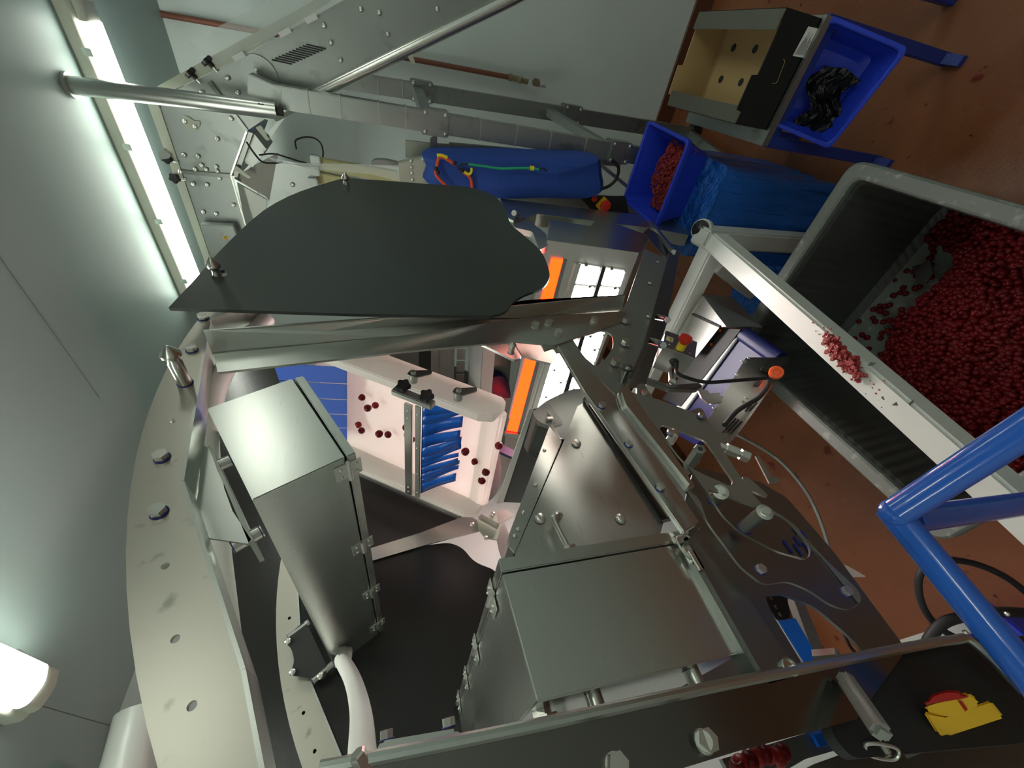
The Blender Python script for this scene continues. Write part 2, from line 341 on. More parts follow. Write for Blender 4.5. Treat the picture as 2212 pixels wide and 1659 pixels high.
# near beam along the bottom edge of the photograph
beam = MB().slab([(0.07,0.6,2.741),(0.068,0.6,2.713),(0.051,0.6,2.523),(0.033,0.6,2.286),(-0.001,0.6,1.9),(-0.047,0.6,2.075),(-0.032,0.6,2.27),(-0.028,0.6,2.343),(-0.031,0.6,2.396),(0.007,0.6,2.735)], (0, .006, 0)).build('near_beam', 'beam_dark', S)
e = [(0.071,0.6,2.745),(0.068,0.6,2.713),(0.051,0.6,2.523),(0.033,0.6,2.286),(0.02,0.6,2.133),(-0,0.6,1.9),(-0.011,0.6,1.8),(-0.021,0.6,1.769),(-0.089,0.6,1.762)]
MB().tube(e, .007, 10, 4).build('rolled_edge', 'steel', beam)
MB().slab([V(p) for p in e[:7]] + [V(p) + V((.012, .10, 0)) for p in e[:7][::-1]], (.003, 0, 0)).build('beam_flange', 'steel_dark', beam)
bolt((-0.014,0.6,2.305), (0, -1, 0), .0125, beam); MB().cyl((-0.014,0.6,2.305), (-0.013,0.587,2.312), .010).build('bolt_collar', 'steel_dull', beam)
bolt((-0.006,0.6,2.426), (0, -1, 0), .0125, beam)
# round-cornered dark control panel at the end of the beam
MB().slab(fillet([(0.009,0.62,2.002),(-0.012,0.62,1.773),(-0.025,0.62,1.739),(-0.118,0.62,1.729),(-0.139,0.62,1.776),(-0.078,0.62,2.102),(-0.047,0.62,2.108)], .03), (0, .02, 0)).build('control_panel', 'black_matt', S)
# square shaft and nuts next to the panel
a, b = V((-0.005,0.59,2.058)), V((-0.061,0.53,2.121)); MB().bar(a, b, .020, .020, (0, 1, 0), .005).build('square_shaft', 'steel_dull', S)
MB().lathe((0.019,0.63,2.018), (-.3, -1, -.6), [(-.02, .013), (.012, .013), (.014, .011)], 6).build('shaft_nut', 'steel_dull', S)
# camera housings: boxes running away from us, hinged lids, latches, spacer tubes
def housing(name, body, lid, L, hinge_at, hinge_y, parent=S):
    h = MB().slab(body, (0, L, 0), bev=.002).build(name, 'steel_x', parent)
    l = MB().slab(lid, (0, L, 0), bev=.002).build('lid', 'steel_x', h)
    inn = MB().slab([lerp(lerp(body[1], lid[0], .5), lerp(body[2], lid[3], .5), t) + V((0, .004, 0)) for t in (.02, .98)] + [lerp(body[2], body[3], .1) + V((0, .004, 0)), lerp(body[1], body[0], .1) + V((0, .004, 0))], (0, L - .008, 0))
    inn.build('gasket', 'rubber', h)
    p, out, along = hinge_at
    p, out, along = V(p), V(out).normalized(), V(along).normalized()
    for y in hinge_y:
        q = V((p.x, y, p.z)); m = MB()
        m.cyl(q + out * .005 + V((0, -.026, 0)), q + out * .005 + V((0, .026, 0)), .0055, n=12)
        for s in (-1, 1):
            c = q + out * .001 + along * s * .015
            m.slab([c + V((0, -.022, 0)) - along * .011, c + V((0, .022, 0)) - along * .011, c + V((0, .022, 0)) + along * .011, c + V((0, -.022, 0)) + along * .011], out * .002)
            for t in (-1, 1): m.ball(c + V((0, t * .012, 0)) + out * .003, .0035, 1)
        m.build('hinge', 'bolt_steel', h)
    return h
hA = housing('camera_housing', [(0.658,0.62,3.006),(0.74,0.62,2.868),(0.502,0.62,2.746),(0.431,0.62,2.883)], [(0.743,0.62,2.863),(0.748,0.62,2.846),(0.511,0.62,2.727),(0.503,0.62,2.742)], 1.22,
    ((0.504,0.62,2.744), V((0.431,0.62,2.883)) - V((0.658,0.62,3.006)), V((0.511,0.62,2.727)) - V((0.431,0.62,2.883))), (.66, .97, 1.255, 1.535, 1.79))
hB = housing('camera_housing', [(0.237,0.62,2.502),(0.228,0.62,2.141),(0.057,0.62,2.165),(0.072,0.62,2.494)], [(0.263,0.62,2.501),(0.252,0.62,2.137),(0.231,0.62,2.14),(0.24,0.62,2.502)], 1.3,
    ((0.238,0.62,2.503), (0, 0, 1), (1, 0, 0)), (.72, 1.01, 1.27, 1.54, 1.82))
# latch on the right edge of the big housing
m = MB(); q = V((0.232,0.612,2.167)); q2 = V((0.198,0.612,2.168))
m.tube([q + V((0, -.006, .012)), q2 + V((0, -.008, .010)), q2 + V((0, -.008, -.010)), q + V((0, -.006, -.014))], .0024, 8, 4, True); m.box(q2 + V((.004, -.004, 0)), (.03, .008, .02), bev=.002); m.box(q + V((.0, -.002, 0)), (.014, .008, .034), bev=.002); m.box(q2 + V((-.008, -.010, 0)), (.034, .004, .012), bev=.001)
m.build('latch', 'bolt_steel', hB)
# spacer tubes and brackets of the left housing
nA = (V((0.658,0.62,3.006)) - V((0.74,0.62,2.868))).normalized()
def spacer(p, d, L, r, parent, m_='steel_bright'):
    p = V(p); d = V(d).normalized()
    MB().cyl(p, p + d * L, r).build('spacer_tube', m_, parent)
    for t in (.002, L - .002): put('washer', ME_RING, p + d * t, quat(d), parent, scale=(r * .95,) * 3)
for p in [(0.56,0.665,2.952),(0.4,0.665,2.873)]: spacer(p, nA, .045, .011, hA, 'steel_bright')
br = [V(p) for p in [(0.59,0.65,3.004),(0.579,0.65,2.99),(0.438,0.65,2.922),(0.377,0.65,2.881),(0.371,0.65,2.885),(0.393,0.65,2.949),(0.456,0.65,2.976)]]
MB().slab(br, (0, .005, 0)).build('housing_bracket', 'steel', S)
MB().slab([(0.587,0.65,2.995),(0.579,0.65,2.987),(0.375,0.65,2.877),(0.373,0.65,2.884)], (0, .07, 0)).build('bracket_plate', 'steel_dull', S)
MB().slab(fillet([(0.521,1.55,3.035),(0.569,1.55,2.982),(0.555,1.55,2.968),(0.423,1.55,2.897),(0.384,1.55,2.897),(0.422,1.55,3.003),(0.454,1.55,2.993),(0.495,1.55,3.007)], .02), (0, .006, 0)).build('far_bracket', 'black_matt', S)
for p in [(0.516,1.545,3.02),(0.426,1.545,2.994),(0.398,1.545,2.913)]: rivet(p, (0, -1, 0), .010, S)
for p in [(0.566,1.56,2.965),(0.428,1.56,2.877)]: spacer(p, nA, .07, .011, hA, 'steel')
# spacers and cable gland under the big housing
for p, L in (((0.077,0.66,2.403), .075), ((0.064,0.66,2.24), .06), ((0.1,0.95,2.371), .10)): spacer(p, (-1, 0, 0), L, .0125, hB, 'steel_bright')
g = V((0.064,0.68,2.475)); MB().lathe(g, (-1, 0, 0), [(-.02, .014), (0, .014), (.001, .022), (.016, .022), (.018, .019), (.036, .019), (.04, .014)], 8).build('cable_gland', 'bolt_steel', hB)
MB().slab([(0.08,1.3,2.49),(0.129,1.3,2.343),(0.133,1.3,1.816),(0.143,1.3,1.509),(0.058,1.3,1.533),(0.033,1.3,2.041),(0.025,1.3,2.434)], (0, .01, 0)).build('lower_skirt', 'steel_dark', S)
# mounting block on the near beam
blk = MB().slab([(0.078,0.62,2.687),(0.081,0.62,2.683),(0.072,0.62,2.598),(0.066,0.62,2.598),(0.062,0.62,2.589),(0.054,0.62,2.589),(0.062,0.62,2.696)], (0, .03, 0), bev=.003).build('mounting_block', 'steel', S)
MB().lathe((0.064,0.6,2.702), (.6, -.5, .35), [(-.03, .009), (.012, .009), (.014, .007)], 6).build('beam_nut', 'bolt_steel', S)
for p in [(0.083,0.64,2.679),(0.077,0.64,2.605)]: bolt(p, (1, -.2, 0), .008, blk, True)
# inner triangular door panel with handle
inn = MB().slab([(0.766,0.8,2.098),(0.78,0.8,2.069),(0.36,0.8,2.027),(0.299,0.8,2.086),(0.265,0.8,2.19),(0.318,0.8,2.429),(0.344,0.8,2.419),(0.632,0.8,2.197)], (0, .25, 0), bev=.003).build('inner_cabinet', 'steel_x', S)
MB().slab([(0.687,0.795,2.223),(0.629,0.795,2.205),(0.34,0.795,2.423),(0.358,0.795,2.432),(0.394,0.795,2.418)], (0, .45, 0), bev=.002).build('cabinet_side', 'steel', inn)
MB().slab([(0.775,0.79,2.075),(0.747,0.79,2.045),(0.356,0.79,2.007),(0.353,0.79,2.047)], (0, .02, 0)).build('cabinet_seal', 'black_gloss', inn)
MB().slab([(0.756,0.785,2.067),(0.752,0.785,2.062),(0.357,0.785,2.023),(0.356,0.785,2.03)], (0, .008, 0)).build('cabinet_trim', 'steel_bright', inn)
for p in [(0.615,0.798,2.165),(0.377,0.798,2.144),(0.411,0.798,2.342)]: rivet(p, (0, -1, 0), .0135, inn, 'cabinet_lock')
for p in [(0.601,0.794,2.268),(0.499,0.794,2.326),(0.43,0.794,2.378),(0.392,0.794,2.401),(0.378,0.794,2.412)]: rivet(p, (0, -1, 0), .005, inn)
MB().tube([(0.411,0.798,2.289)] + [(0.399,0.77,2.309),(0.389,0.77,2.321),(0.331,0.77,2.314),(0.323,0.77,2.313)] + [(0.336,0.798,2.287)], .006, 10, 5).build('cabinet_handle', 'steel_bright', inn)
MB().slab(fillet([(0.781,0.83,2.241),(0.826,0.83,2.179),(0.872,0.83,2.078),(0.877,0.83,2.016),(0.798,0.83,2.06),(0.656,0.83,2.181),(0.716,0.83,2.206),(0.744,0.83,2.237)], .012), (0, .16, 0)).build('camera_hood', 'steel_dark', S)
MB().slab(fillet([(0.783,0.825,2.232),(0.806,0.825,2.209),(0.807,0.825,2.176),(0.74,0.825,2.162),(0.716,0.825,2.162),(0.712,0.825,2.209),(0.732,0.825,2.239)], .006), (0, .012, 0)).build('lens_shield', 'acrylic_dark', S)
m = MB(); m.tube([(0.766,0.82,2.195),(0.73,0.82,2.189),(0.708,0.82,2.202),(0.664,0.82,2.198),(0.652,0.82,2.193)], .004, 8, 4); m.box((0.737,0.82,2.2), (.012, .012, .02), bev=.002); m.build('hood_latch', 'bolt_steel', S)
w0, w1 = V((0.802,0.84,2.227)), V((0.844,1.45,2.227)); d = V((.03, 0, .0)) 
MB().slab([w0, w1, w1 + V((.0, 0, .03)), w0 + V((.0, 0, .016))], (.004, 0, 0)).build('light_lip', 'white_paint', S)
MB().slab([w0 + V((.002, .01, -.002)), w1 + V((.002, 0, -.004)), w1 + V((-.01, .02, -.13)), w0 + V((0, .01, -.13))], (.01, 0, 0)).build('cabinet_back', 'black_gloss', S)
# reject mechanism plates below the cross bar
rej = MB().slab(fillet([(0.564,0.57,2.15),(0.588,0.57,2.119),(0.549,0.57,2.043),(0.481,0.57,1.955),(0.458,0.57,1.955),(0.424,0.57,1.947),(0.428,0.57,1.926),(0.415,0.57,1.935),(0.409,0.57,1.959),(0.395,0.57,1.974),(0.314,0.57,1.986),(0.255,0.57,1.99),(0.216,0.57,1.959),(0.131,0.57,1.949),(0.082,0.57,1.936),(0.067,0.57,1.949),(0.061,0.57,1.984),(0.074,0.57,2.01),(0.102,0.57,2.029),(0.12,0.57,2.056),(0.123,0.57,2.103),(0.155,0.57,2.122),(0.235,0.57,2.128),(0.284,0.57,2.112),(0.313,0.57,2.129),(0.523,0.57,2.159)], .012), (0, .005, 0),
    [fillet([(0.459,0.57,2.093),(0.468,0.57,2.077),(0.439,0.57,2.037),(0.412,0.57,2.001),(0.306,0.57,2.011),(0.297,0.57,2.026),(0.332,0.57,2.066),(0.351,0.57,2.086),(0.381,0.57,2.094)], .012), fillet([(0.315,0.57,1.982),(0.309,0.57,1.968),(0.266,0.57,1.957),(0.263,0.57,1.966),(0.283,0.57,1.987)], .006), fillet([(0.301,0.57,2.081),(0.263,0.57,2.03),(0.232,0.57,1.975),(0.205,0.57,1.953),(0.17,0.57,1.955),(0.15,0.57,1.969),(0.143,0.57,1.988),(0.165,0.57,2.032),(0.208,0.57,2.077),(0.245,0.57,2.089)], .012)]).build('reject_plate', 'steel_dull', S)
MB().slab(fillet([(0.564,0.57,2.15),(0.588,0.57,2.121),(0.581,0.57,2.113),(0.322,0.57,2.118),(0.298,0.57,2.118),(0.295,0.57,2.138),(0.519,0.57,2.161)], .008), (0, -.022, 0), bev=.006).build('plate_fold', 'steel', rej)
bp_out = fillet([(0.417,0.68,1.965),(0.355,0.68,1.817),(0.304,0.68,1.779),(0.174,0.68,1.779),(-0.001,0.68,1.804),(-0.017,0.68,1.854),(0.019,0.68,2.126),(0.184,0.68,2.132),(0.339,0.68,2.046)], .012)
bp_holes = [fillet([(0.13,0.68,2.01),(0.125,0.68,1.972),(0.093,0.68,1.923),(0.042,0.68,1.9),(-0.001,0.68,1.888),(0.014,0.68,2.027),(0.105,0.68,2.02)], .01)]
back = MB().slab(bp_out, (0, .006, 0), bp_holes).build('back_plate', 'steel_dark', S)
for a, b in ([(0.215,0.678,1.881),(0.187,0.678,1.884)], [(0.204,0.678,1.862),(0.179,0.678,1.865)], [(0.218,0.678,1.847),(0.196,0.678,1.849)], [(0.226,0.678,1.818),(0.207,0.678,1.823)], [(0.202,0.678,1.837),(0.177,0.678,1.842)], [(0.236,0.678,1.831),(0.22,0.678,1.833)]):
    MB().bar(a, b, .006, .003, (0, 1, 0), .001).build('vent_slot', 'blue_ring', back)
for p in [(0.437,0.565,2.082),(0.143,0.565,2.097),(0.084,0.565,1.971),(0.477,0.565,1.969)]: bolt(p, (0, -1, 0), .0078, rej, True)
def standoff(p0, p1, r, parent):
    p0, p1 = V(p0), V(p1); d = (p1 - p0); L = d.length
    MB().lathe(p0, d, [(0, r), (L, r), (L + .001, r * 1.12), (L + .005, r * 1.12), (L + .006, r * .6)], 20).build('standoff', 'steel_bright', parent)
    bolt(p0 + d.normalized() * (L + .005), d, r * .6, parent); put('washer', ME_RING, p0, quat(d), parent, scale=(r, r, r))
standoff((0.248,0.66,1.969), (0.234,0.57,1.999), .013, rej); standoff((0.301,0.62,2.033), (0.29,0.575,2.054), .013, rej)
MB().lathe((0.399,0.64,2.016), V((0.392,0.57,2.03)) - V((0.399,0.64,2.016)), [(0, .013), (.07, .013), (.072, .012), (.0725, .006), (.06, .005)], 6).build('hex_standoff', 'steel_dull', rej)
MB().lathe((0.441,0.6,2.062), (0, -1, 0), [(0, .010), (.03, .010), (.032, .006), (.036, .006)], 16).build('stud', 'bolt_steel', rej)
MB().bar((0.394,0.66,2.022), (0.428,0.66,1.961), .02, .01, (0, 1, 0)).build('latch_arm', 'steel_dull', rej)
m = MB(); f0, f1 = V((0.402,0.58,1.965)), V((0.362,0.58,1.916)); dd = f1 - f0
m.lathe(f0, dd, [(0, .009), (dd.length * .22, .009), (dd.length * .24, .0135), (dd.length * .62, .0135), (dd.length * .64, .008), (dd.length * .72, .008), (dd.length * .73, .0135), (dd.length, .0135)], 6); m.build('hose_fitting', 'bolt_steel', S)
MB().tube([(0.61,0.62,2.036),(0.593,0.62,2.021),(0.548,0.62,1.948),(0.521,0.62,1.912)], .005, 10, 4).build('link_rod', 'steel_dark', S)
MB().slab(fillet([(0.658,0.62,2.018),(0.66,0.62,1.993),(0.628,0.62,1.999),(0.605,0.62,1.996),(0.592,0.62,2.015),(0.592,0.62,2.054)], .01), (0, .01, 0)).build('link_lug', 'steel_dull', S)
bolt((0.607,0.61,2.029), (0, -1, 0), .009, S, True)
MB().slab(fillet([(0.552,0.63,1.916),(0.565,0.63,1.872),(0.554,0.63,1.865),(0.502,0.63,1.883),(0.522,0.63,1.918)], .006), (0, .006, 0)).build('link_bracket', 'steel', S)
MB().lathe((0.651,0.62,2.076), V((0.672,0.58,2.061)) - V((0.651,0.62,2.076)), [(0, .009), (.045, .009), (.047, .014), (.05, .018), (.058, .018), (.064, .010)], 18).build('plunger_knob', 'steel_dark', S)
# narrow blue conveyor rail seen through the back plate, and the reject strips
MB().slab(fillet([(0.143,0.76,1.937),(0.145,0.76,1.922),(0.132,0.76,1.886),(0.098,0.76,1.911),(0.098,0.76,1.943),(0.117,0.76,1.942)], .008), (0, .004, 0), [ring(p, .004) for p in [(0.138,0.76,1.924),(0.122,0.76,1.927),(0.108,0.76,1.929)]]).build('strip_clamp', 'black_gloss', S)
MB().slab([(0.098,0.75,1.95),(0.094,0.75,1.911),(0.011,0.75,1.925),(0.011,0.75,1.956)], (0, .004, 0)).build('blue_seal_strip', 'blue_belt', S)
MB().slab([(0.134,0.775,1.856),(0.135,0.775,1.831),(0.012,0.775,1.884),(0.013,0.775,1.913)], (0, .02, 0)).build('seal_rail', 'galv', S)
MB().tube([(0.066,0.78,1.789),(0.031,0.78,1.804),(0.017,0.78,1.802)], .003, 8, 4).build('sensor_cable', 'rubber', S)
# light box with the glowing red bar and white lamp rows
D = MB().slab([(2.055,0.65,1.784),(2.003,0.65,1.556),(2.163,0.65,1.433),(1.92,0.65,1.215),(1.698,0.65,1.388),(1.658,0.65,1.436),(1.745,0.65,1.906)], (0, 1.25, 0), bev=.002).build('light_box', 'steel', S, 'steel box with a red light bar and white lamp rows')
MB().slab([(1.737,0.734,1.864),(1.727,0.733,1.807),(1.729,2.03,1.821),(1.743,2.016,1.896)], (-.006, 0, .001)).build('red_light_bar', 'led_red', D, 'glowing orange red light bar')
MB().slab([(1.727,0.733,1.807),(1.723,0.733,1.788),(1.724,2.038,1.793),(1.729,2.03,1.821)], (-.009, 0, .0015)).build('bar_bezel', 'steel_dark', D)
MB().slab([(1.746,2.027,1.911),(1.726,2.039,1.803),(1.717,2.075,1.752),(1.726,2.089,1.801),(1.746,2.057,1.913)], (-.02, 0, .003)).build('bar_end_stop', 'steel_dull', D)
win = [(1.716,0.74,1.748),(1.664,0.744,1.47),(1.657,1.654,1.431),(1.722,1.827,1.782)]
MB().slab([V(p) + V((-.001, 0, 0)) for p in win], (-.001, 0, 0)).build('lamp_tray', 'steel_bright', D)
l1 = [(1.709,0.743,1.711),(1.69,0.744,1.607),(1.686,1.747,1.587),(1.711,1.795,1.724)]; l2 = [(1.683,0.745,1.573),(1.665,0.747,1.474),(1.659,1.655,1.444),(1.679,1.699,1.547)]
def lamps(q, n, name):
    q = [V(p) for p in q]
    for i in range(n):
        a, b = (i + .09) / n, (i + .91) / n
        c = lerp(lerp(q[0], q[3], i / n), lerp(q[1], q[2], i / n), .25 + .5 * (i % 2)) + V((-.004, 0, .001))
        MB().cyl(c, c + V((-.008, 0, .0015)), .009).build('lamp_screw', 'steel_dark', D)
        o = V((-.004, 0, .001))
        MB().slab([lerp(q[0], q[3], a) + o, lerp(q[1], q[2], a) + o, lerp(q[1], q[2], b) + o, lerp(q[0], q[3], b) + o], (-.006, 0, .001), bev=.001).build(name, 'led_white', D, 'bright white lamp block')
lamps(l1, 9, 'white_lamp'); lamps(l2, 9, 'white_lamp')
r1 = [V(p) for p in [(1.714,0.742,1.74),(1.709,0.743,1.713),(1.712,1.8,1.729),(1.718,1.812,1.762)]]
MB().slab([p + V((-.004, 0, .001)) for p in r1], (-.012, 0, .002)).build('lamp_rail', 'steel_bright', D)
MB().slab([(1.688,0.743,1.6),(1.685,0.746,1.58),(1.68,1.709,1.554),(1.685,1.729,1.582)], (-.01, 0, .002)).build('lamp_divider', 'rubber', D)
# frame post standing on the white support frame, with its swan-neck arm
post = MB().slab([(2.399,0.66,1.988),(2.353,0.66,1.352),(2.311,0.66,0.617),(2.01,0.66,0.875),(2.085,0.66,1.125),(2.164,0.66,1.824),(2.009,0.66,2.004),(2.058,0.66,2.03)], (0, .07, 0), bev=.003).build('frame_post', 'steel', S)
MB().slab(fillet([(2.033,0.67,2.022),(2.115,0.67,1.907),(1.888,0.67,1.858),(1.733,0.67,1.898),(1.669,0.67,1.967),(1.907,0.67,1.929),(1.942,0.67,2.015)], .02), (0, .03, 0)).build('swan_neck', 'steel', S)
MB().cyl((2.095,0.655,1.961), (2.015,0.62,2.009), .014).build('post_stud', 'bolt_steel', post)
MB().bar((2.195,0.66,1.043), (1.563,0.6,1.313), .022, .022, (0, 0, 1)).build('diagonal_stay', 'steel', S)
MB().slab([(1.905,0.63,1.275),(1.991,0.63,1.188),(1.679,0.63,1.177),(0.971,0.63,1.716),(0.667,0.63,1.98),(0.653,0.63,2.054),(0.971,0.63,1.793),(1.547,0.63,1.349)], (0, .005, 0)).build('side_plate', 'steel_dark', S)
MB().cyl((2.138,0.66,0.763), (2.124,0.66,0.662), .007).build('mount_bolt', 'bolt_steel', S)
for a, b in (((1.033,0.63,1.761), (0.874,0.55,1.818)), ((0.889,0.63,1.869), (0.741,0.55,1.919))):
    MB().cyl(a, b, .011).build('spacer_tube', 'steel_bright', S); bolt(b, V(b) - V(a), .010, S, True)
# back frame: spokes and hub on the far side plate
fs = MB().slab([(0.812,1.6,2.784),(0.845,1.6,2.579),(0.897,1.6,2.36),(0.852,1.6,2.309),(0.812,1.6,2.302),(0.789,1.6,2.555),(0.76,1.6,2.774)], (0, .006, 0)).build('far_arm', 'steel', S)
MB().slab([(0.815,1.6,2.253),(0.829,1.6,2.202),(0.783,1.6,2.196),(0.683,1.6,2.171),(0.596,1.6,2.179),(0.608,1.6,2.244),(0.709,1.6,2.256)], (0, .006, 0)).build('far_bar', 'steel', S)
fh = MB().slab(fillet([(0.879,1.58,2.323),(0.859,1.58,2.284),(0.881,1.58,2.249),(0.864,1.58,2.233),(0.824,1.58,2.236),(0.804,1.58,2.228),(0.749,1.58,2.258),(0.758,1.58,2.285),(0.766,1.58,2.307),(0.789,1.58,2.319),(0.81,1.58,2.327)], .008), (0, .008, 0)).build('far_hub', 'cream_steel', S)
for p in [(0.869,1.575,2.25),(0.763,1.575,2.305),(0.834,1.575,2.352)]: rivet(p, (0, -1, 0), .010, S)
MB().bar((0.857,1.56,2.316), (0.796,1.56,2.245), .02, .02, (0, 1, 0)).build('hub_stay', 'steel_bright', S)
MB().slab(fillet([(0.896,1.62,2.25),(0.907,1.62,2.168),(0.871,1.62,2.143),(0.845,1.62,2.203),(0.839,1.62,2.223)], .01), (0, .006, 0)).build('far_plate', 'steel', S)
# white pipe running along the crown of the hood, and the hose leaving the left housing
MB().tube([V((1.046,0.66,2.981)), V((0.856,0.67,3.032)), V((0.664,0.69,3.028)), V((0.521,0.85,3.021)), V((0.369,1.1,3.025))], .022, 20, 6).build('air_duct', 'white_hose', S)
c0 = V((0.425,1.5,2.852)); MB().lathe(c0, (0, .35, -1), [(-.01, .028), (.012, .028), (.014, .024), (.03, .024)], 18).build('hose_collar', 'bolt_steel', hA)
MB().tube([(0.417,1.5,2.848)] + [(0.324,1.35,2.799)] + [(0.207,1.1,2.753)] + [(0.107,0.85,2.725)] + [(0.032,0.75,2.714)], .021, 16, 8).build('air_hose', 'white_hose', S)

MB().slab([(-0.086,0.72,2.257),(-0.08,0.72,2.079),(-0.086,0.72,1.945),(-0.124,0.72,1.595),(-0.23,0.72,1.7)], (0, .004, 0)).build('floor_shade_sheet', 'hood_dark', S)  # dark sheet added to imitate the shaded floor below the machine

# ------------------------------------------------------------------ black sector-shaped shields hung on pins
sh = MB().slab(smooth([(0.882,0.535,3.107),(1.018,0.535,3.096),(1.189,0.535,3.085),(1.513,0.535,3.043),(1.752,0.535,2.961),(1.978,0.535,2.828)], 3) + smooth([(1.988,0.535,2.821),(2.015,0.535,2.65),(2.031,0.535,2.46),(2.052,0.535,2.267),(1.962,0.535,2.152),(1.792,0.535,2.132),(1.579,0.535,2.156),(1.444,0.535,2.133),(1.311,0.535,2.11),(1.183,0.535,2.124),(1.092,0.535,2.148),(1.017,0.535,2.198),(0.974,0.535,2.266),(0.93,0.535,2.315),(0.877,0.535,2.353),(0.854,0.535,2.399)], 4) + [V(p) for p in [(0.861,0.535,2.74)]], (0, -.008, 0),
    [fillet([(1.057,0.535,3.065),(1.069,0.535,3.048),(1.052,0.535,3.035),(1.031,0.535,3.039),(1.03,0.535,3.056)], .006)])
shield = tag(sh.build('guard_shield', 'black_plastic'), 'dark green-black sector-shaped guard plate hung on cone-headed pins in front of the machine', 'guard plate', None)
for q in ((1.04,0.535,3.059), (1.903,0.535,2.806)): pin(V(q) + V((0, .05, 0)), S, .085, .0115)
sb = MB().slab(fillet([(2.024,1.615,3.641),(2.14,1.615,3.323),(1.23,1.615,2.985),(0.821,1.615,2.838),(0.775,1.615,2.776),(0.797,1.615,2.592),(0.789,1.615,2.454),(0.755,1.615,2.403),(0.688,1.615,2.367),(0.643,1.615,2.293),(0.612,1.615,2.277),(0.251,1.615,2.422),(-0.032,1.615,2.529),(0.113,1.615,3.083),(0.564,1.615,3.245)], [.02, .02, .02, .02, .02, .1, .08, .06, .05, .03, .02, .02, .02, .02, .02]), (0, .008, 0))
tag(sb.build('guard_shield', 'black_gloss'), 'scratched black guard plate behind the two camera boxes, inside the machine', 'guard plate')
sb = MB().slab(fillet([(1.258,1.615,2.988),(1.149,1.615,2.779),(0.973,1.615,2.539),(0.876,1.615,2.377),(0.865,1.615,2.406),(0.84,1.615,2.58),(0.814,1.615,2.776),(0.904,1.615,2.85)], .02), (0, .008, 0))
tag(sb.build('guard_shield', 'black_gloss'), 'black guard plate between the white chute and the far steel arm', 'guard plate')

mirror = [V((p[0], 1.665, p[2])) for p in smooth([(0.882,0.535,3.107),(1.018,0.535,3.096),(1.189,0.535,3.085),(1.513,0.535,3.043),(1.752,0.535,2.961),(1.978,0.535,2.828)], 3) + smooth([(1.988,0.535,2.821),(2.015,0.535,2.65),(2.031,0.535,2.46),(2.052,0.535,2.267),(1.962,0.535,2.152),(1.792,0.535,2.132),(1.579,0.535,2.156),(1.444,0.535,2.133),(1.311,0.535,2.11),(1.183,0.535,2.124),(1.092,0.535,2.148),(1.017,0.535,2.198),(0.974,0.535,2.266),(0.93,0.535,2.315),(0.877,0.535,2.353),(0.854,0.535,2.399)], 4) + [V(p) for p in [(0.861,0.535,2.74)]]]
tag(MB().slab(mirror, (0, .008, 0)).build('guard_shield', 'black_plastic'), 'dark guard plate on the far side of the machine behind the rack of lamp rows', 'guard plate')

# ------------------------------------------------------------------ white feed chute between the side frames

CU = V((-.567, 0, -.823)); CN = V((-.823, 0, .567)); CP = V((1.07, 0, 2.81))
def ch(s, n, y): return CP + CU * s + CN * n + V((0, y, 0))        # s down the slope, n out of the slope
CH = thing('feed_chute', ch(.3, 0, 1.15), 'white plastic chute with blue fringe curtain, lit inside the machine', 'chute')
def prof(pts, y0, y1, name, m, parent=CH, bev=0): return MB().slab([ch(s, n, y0) for s, n in pts], (0, y1 - y0, 0), bev=bev).build(name, m, parent)
LE = .515
prof([(-.20, -.10), (LE - .03, -.10), (LE, -.085), (LE, -.07), (-.20, -.085)], .845, 1.44, 'slide_bed', 'white_sheet')
prof([(-.20, -.11), (LE + .01, -.11), (LE + .03, -.09), (LE + .015, -.02), (LE - .03, .0), (-.20, .0)], .835, .872, 'side_wall', 'white_wall', bev=.004)
prof([(-.20, -.11), (LE + .01, -.11), (LE + .03, -.09), (LE + .015, -.02), (LE - .03, .0), (-.20, .0)], 1.40, 1.435, 'side_wall', 'white_wall', bev=.004)
prof([(-.25, -.0), (LE - .05, -.0), (LE - .05, -.03), (-.25, -.03)], 1.437, 1.46, 'edge_rail', 'steel', bev=.002)
prof([(LE - .04, -.09), (LE + .02, -.10), (LE + .045, -.085), (LE + .03, -.06), (LE - .0, -.058), (LE - .04, -.068)], .873, 1.40, 'discharge_lip', 'white_sheet', bev=.006)
for q in [(0.957,0.835,2.591),(0.864,0.835,2.462)]:                              # side mounts with studs and little flag brackets
    q = V(q); MB().cyl(q, q + V((0, -.03, 0)), .013).build('mount_stud', 'steel_dull', CH)
    MB().slab(fillet([q + V((0, -.03, 0)) + CU * a + CN * b for a, b in ((-.016, .014), (.016, .014), (.05, -.03), (.04, -.045), (.0, -.016), (-.016, -.012))], .008), (0, -.004, 0)).build('mount_bracket', 'steel_dark', CH)
    bolt(q + V((0, -.034, 0)), (0, -1, 0), .008, CH)
# clamp, twin bars and the blue curtain
def at_ch(p, n=0): return V(p) + CN * n
MB().bar((0.872,0.79,2.653), (0.797,0.79,2.546), .028, .02, (0, 1, 0), .003).build('curtain_clamp', 'steel_dull', CH)
def knob(p, d, r, parent):
    u, v, d = basis(d); p = V(p); pts = [p + (u * math.cos(t) + v * math.sin(t)) * r * (1 + .16 * math.cos(5 * t)) for t in [2 * PI * i / 40 for i in range(40)]]
    MB().slab(pts, d * r * .75, bev=r * .12).cyl(p - d * r * .7, p, r * .45).build('star_knob', 'black_matt', parent)
for p in [(0.86,0.77,2.624),(0.812,0.77,2.563)]: knob(p, (-.2, -1, .1), .019, CH)
b0, b1 = [(0.928,0.9,2.604),(0.931,1.411,2.609)]; b0, b1 = V(b0), V(b1)
MB().bar(b0 + CN * .008, b1 + CN * .008, .03, .012, CN, .002).build('curtain_bar', 'steel_bright', CH)
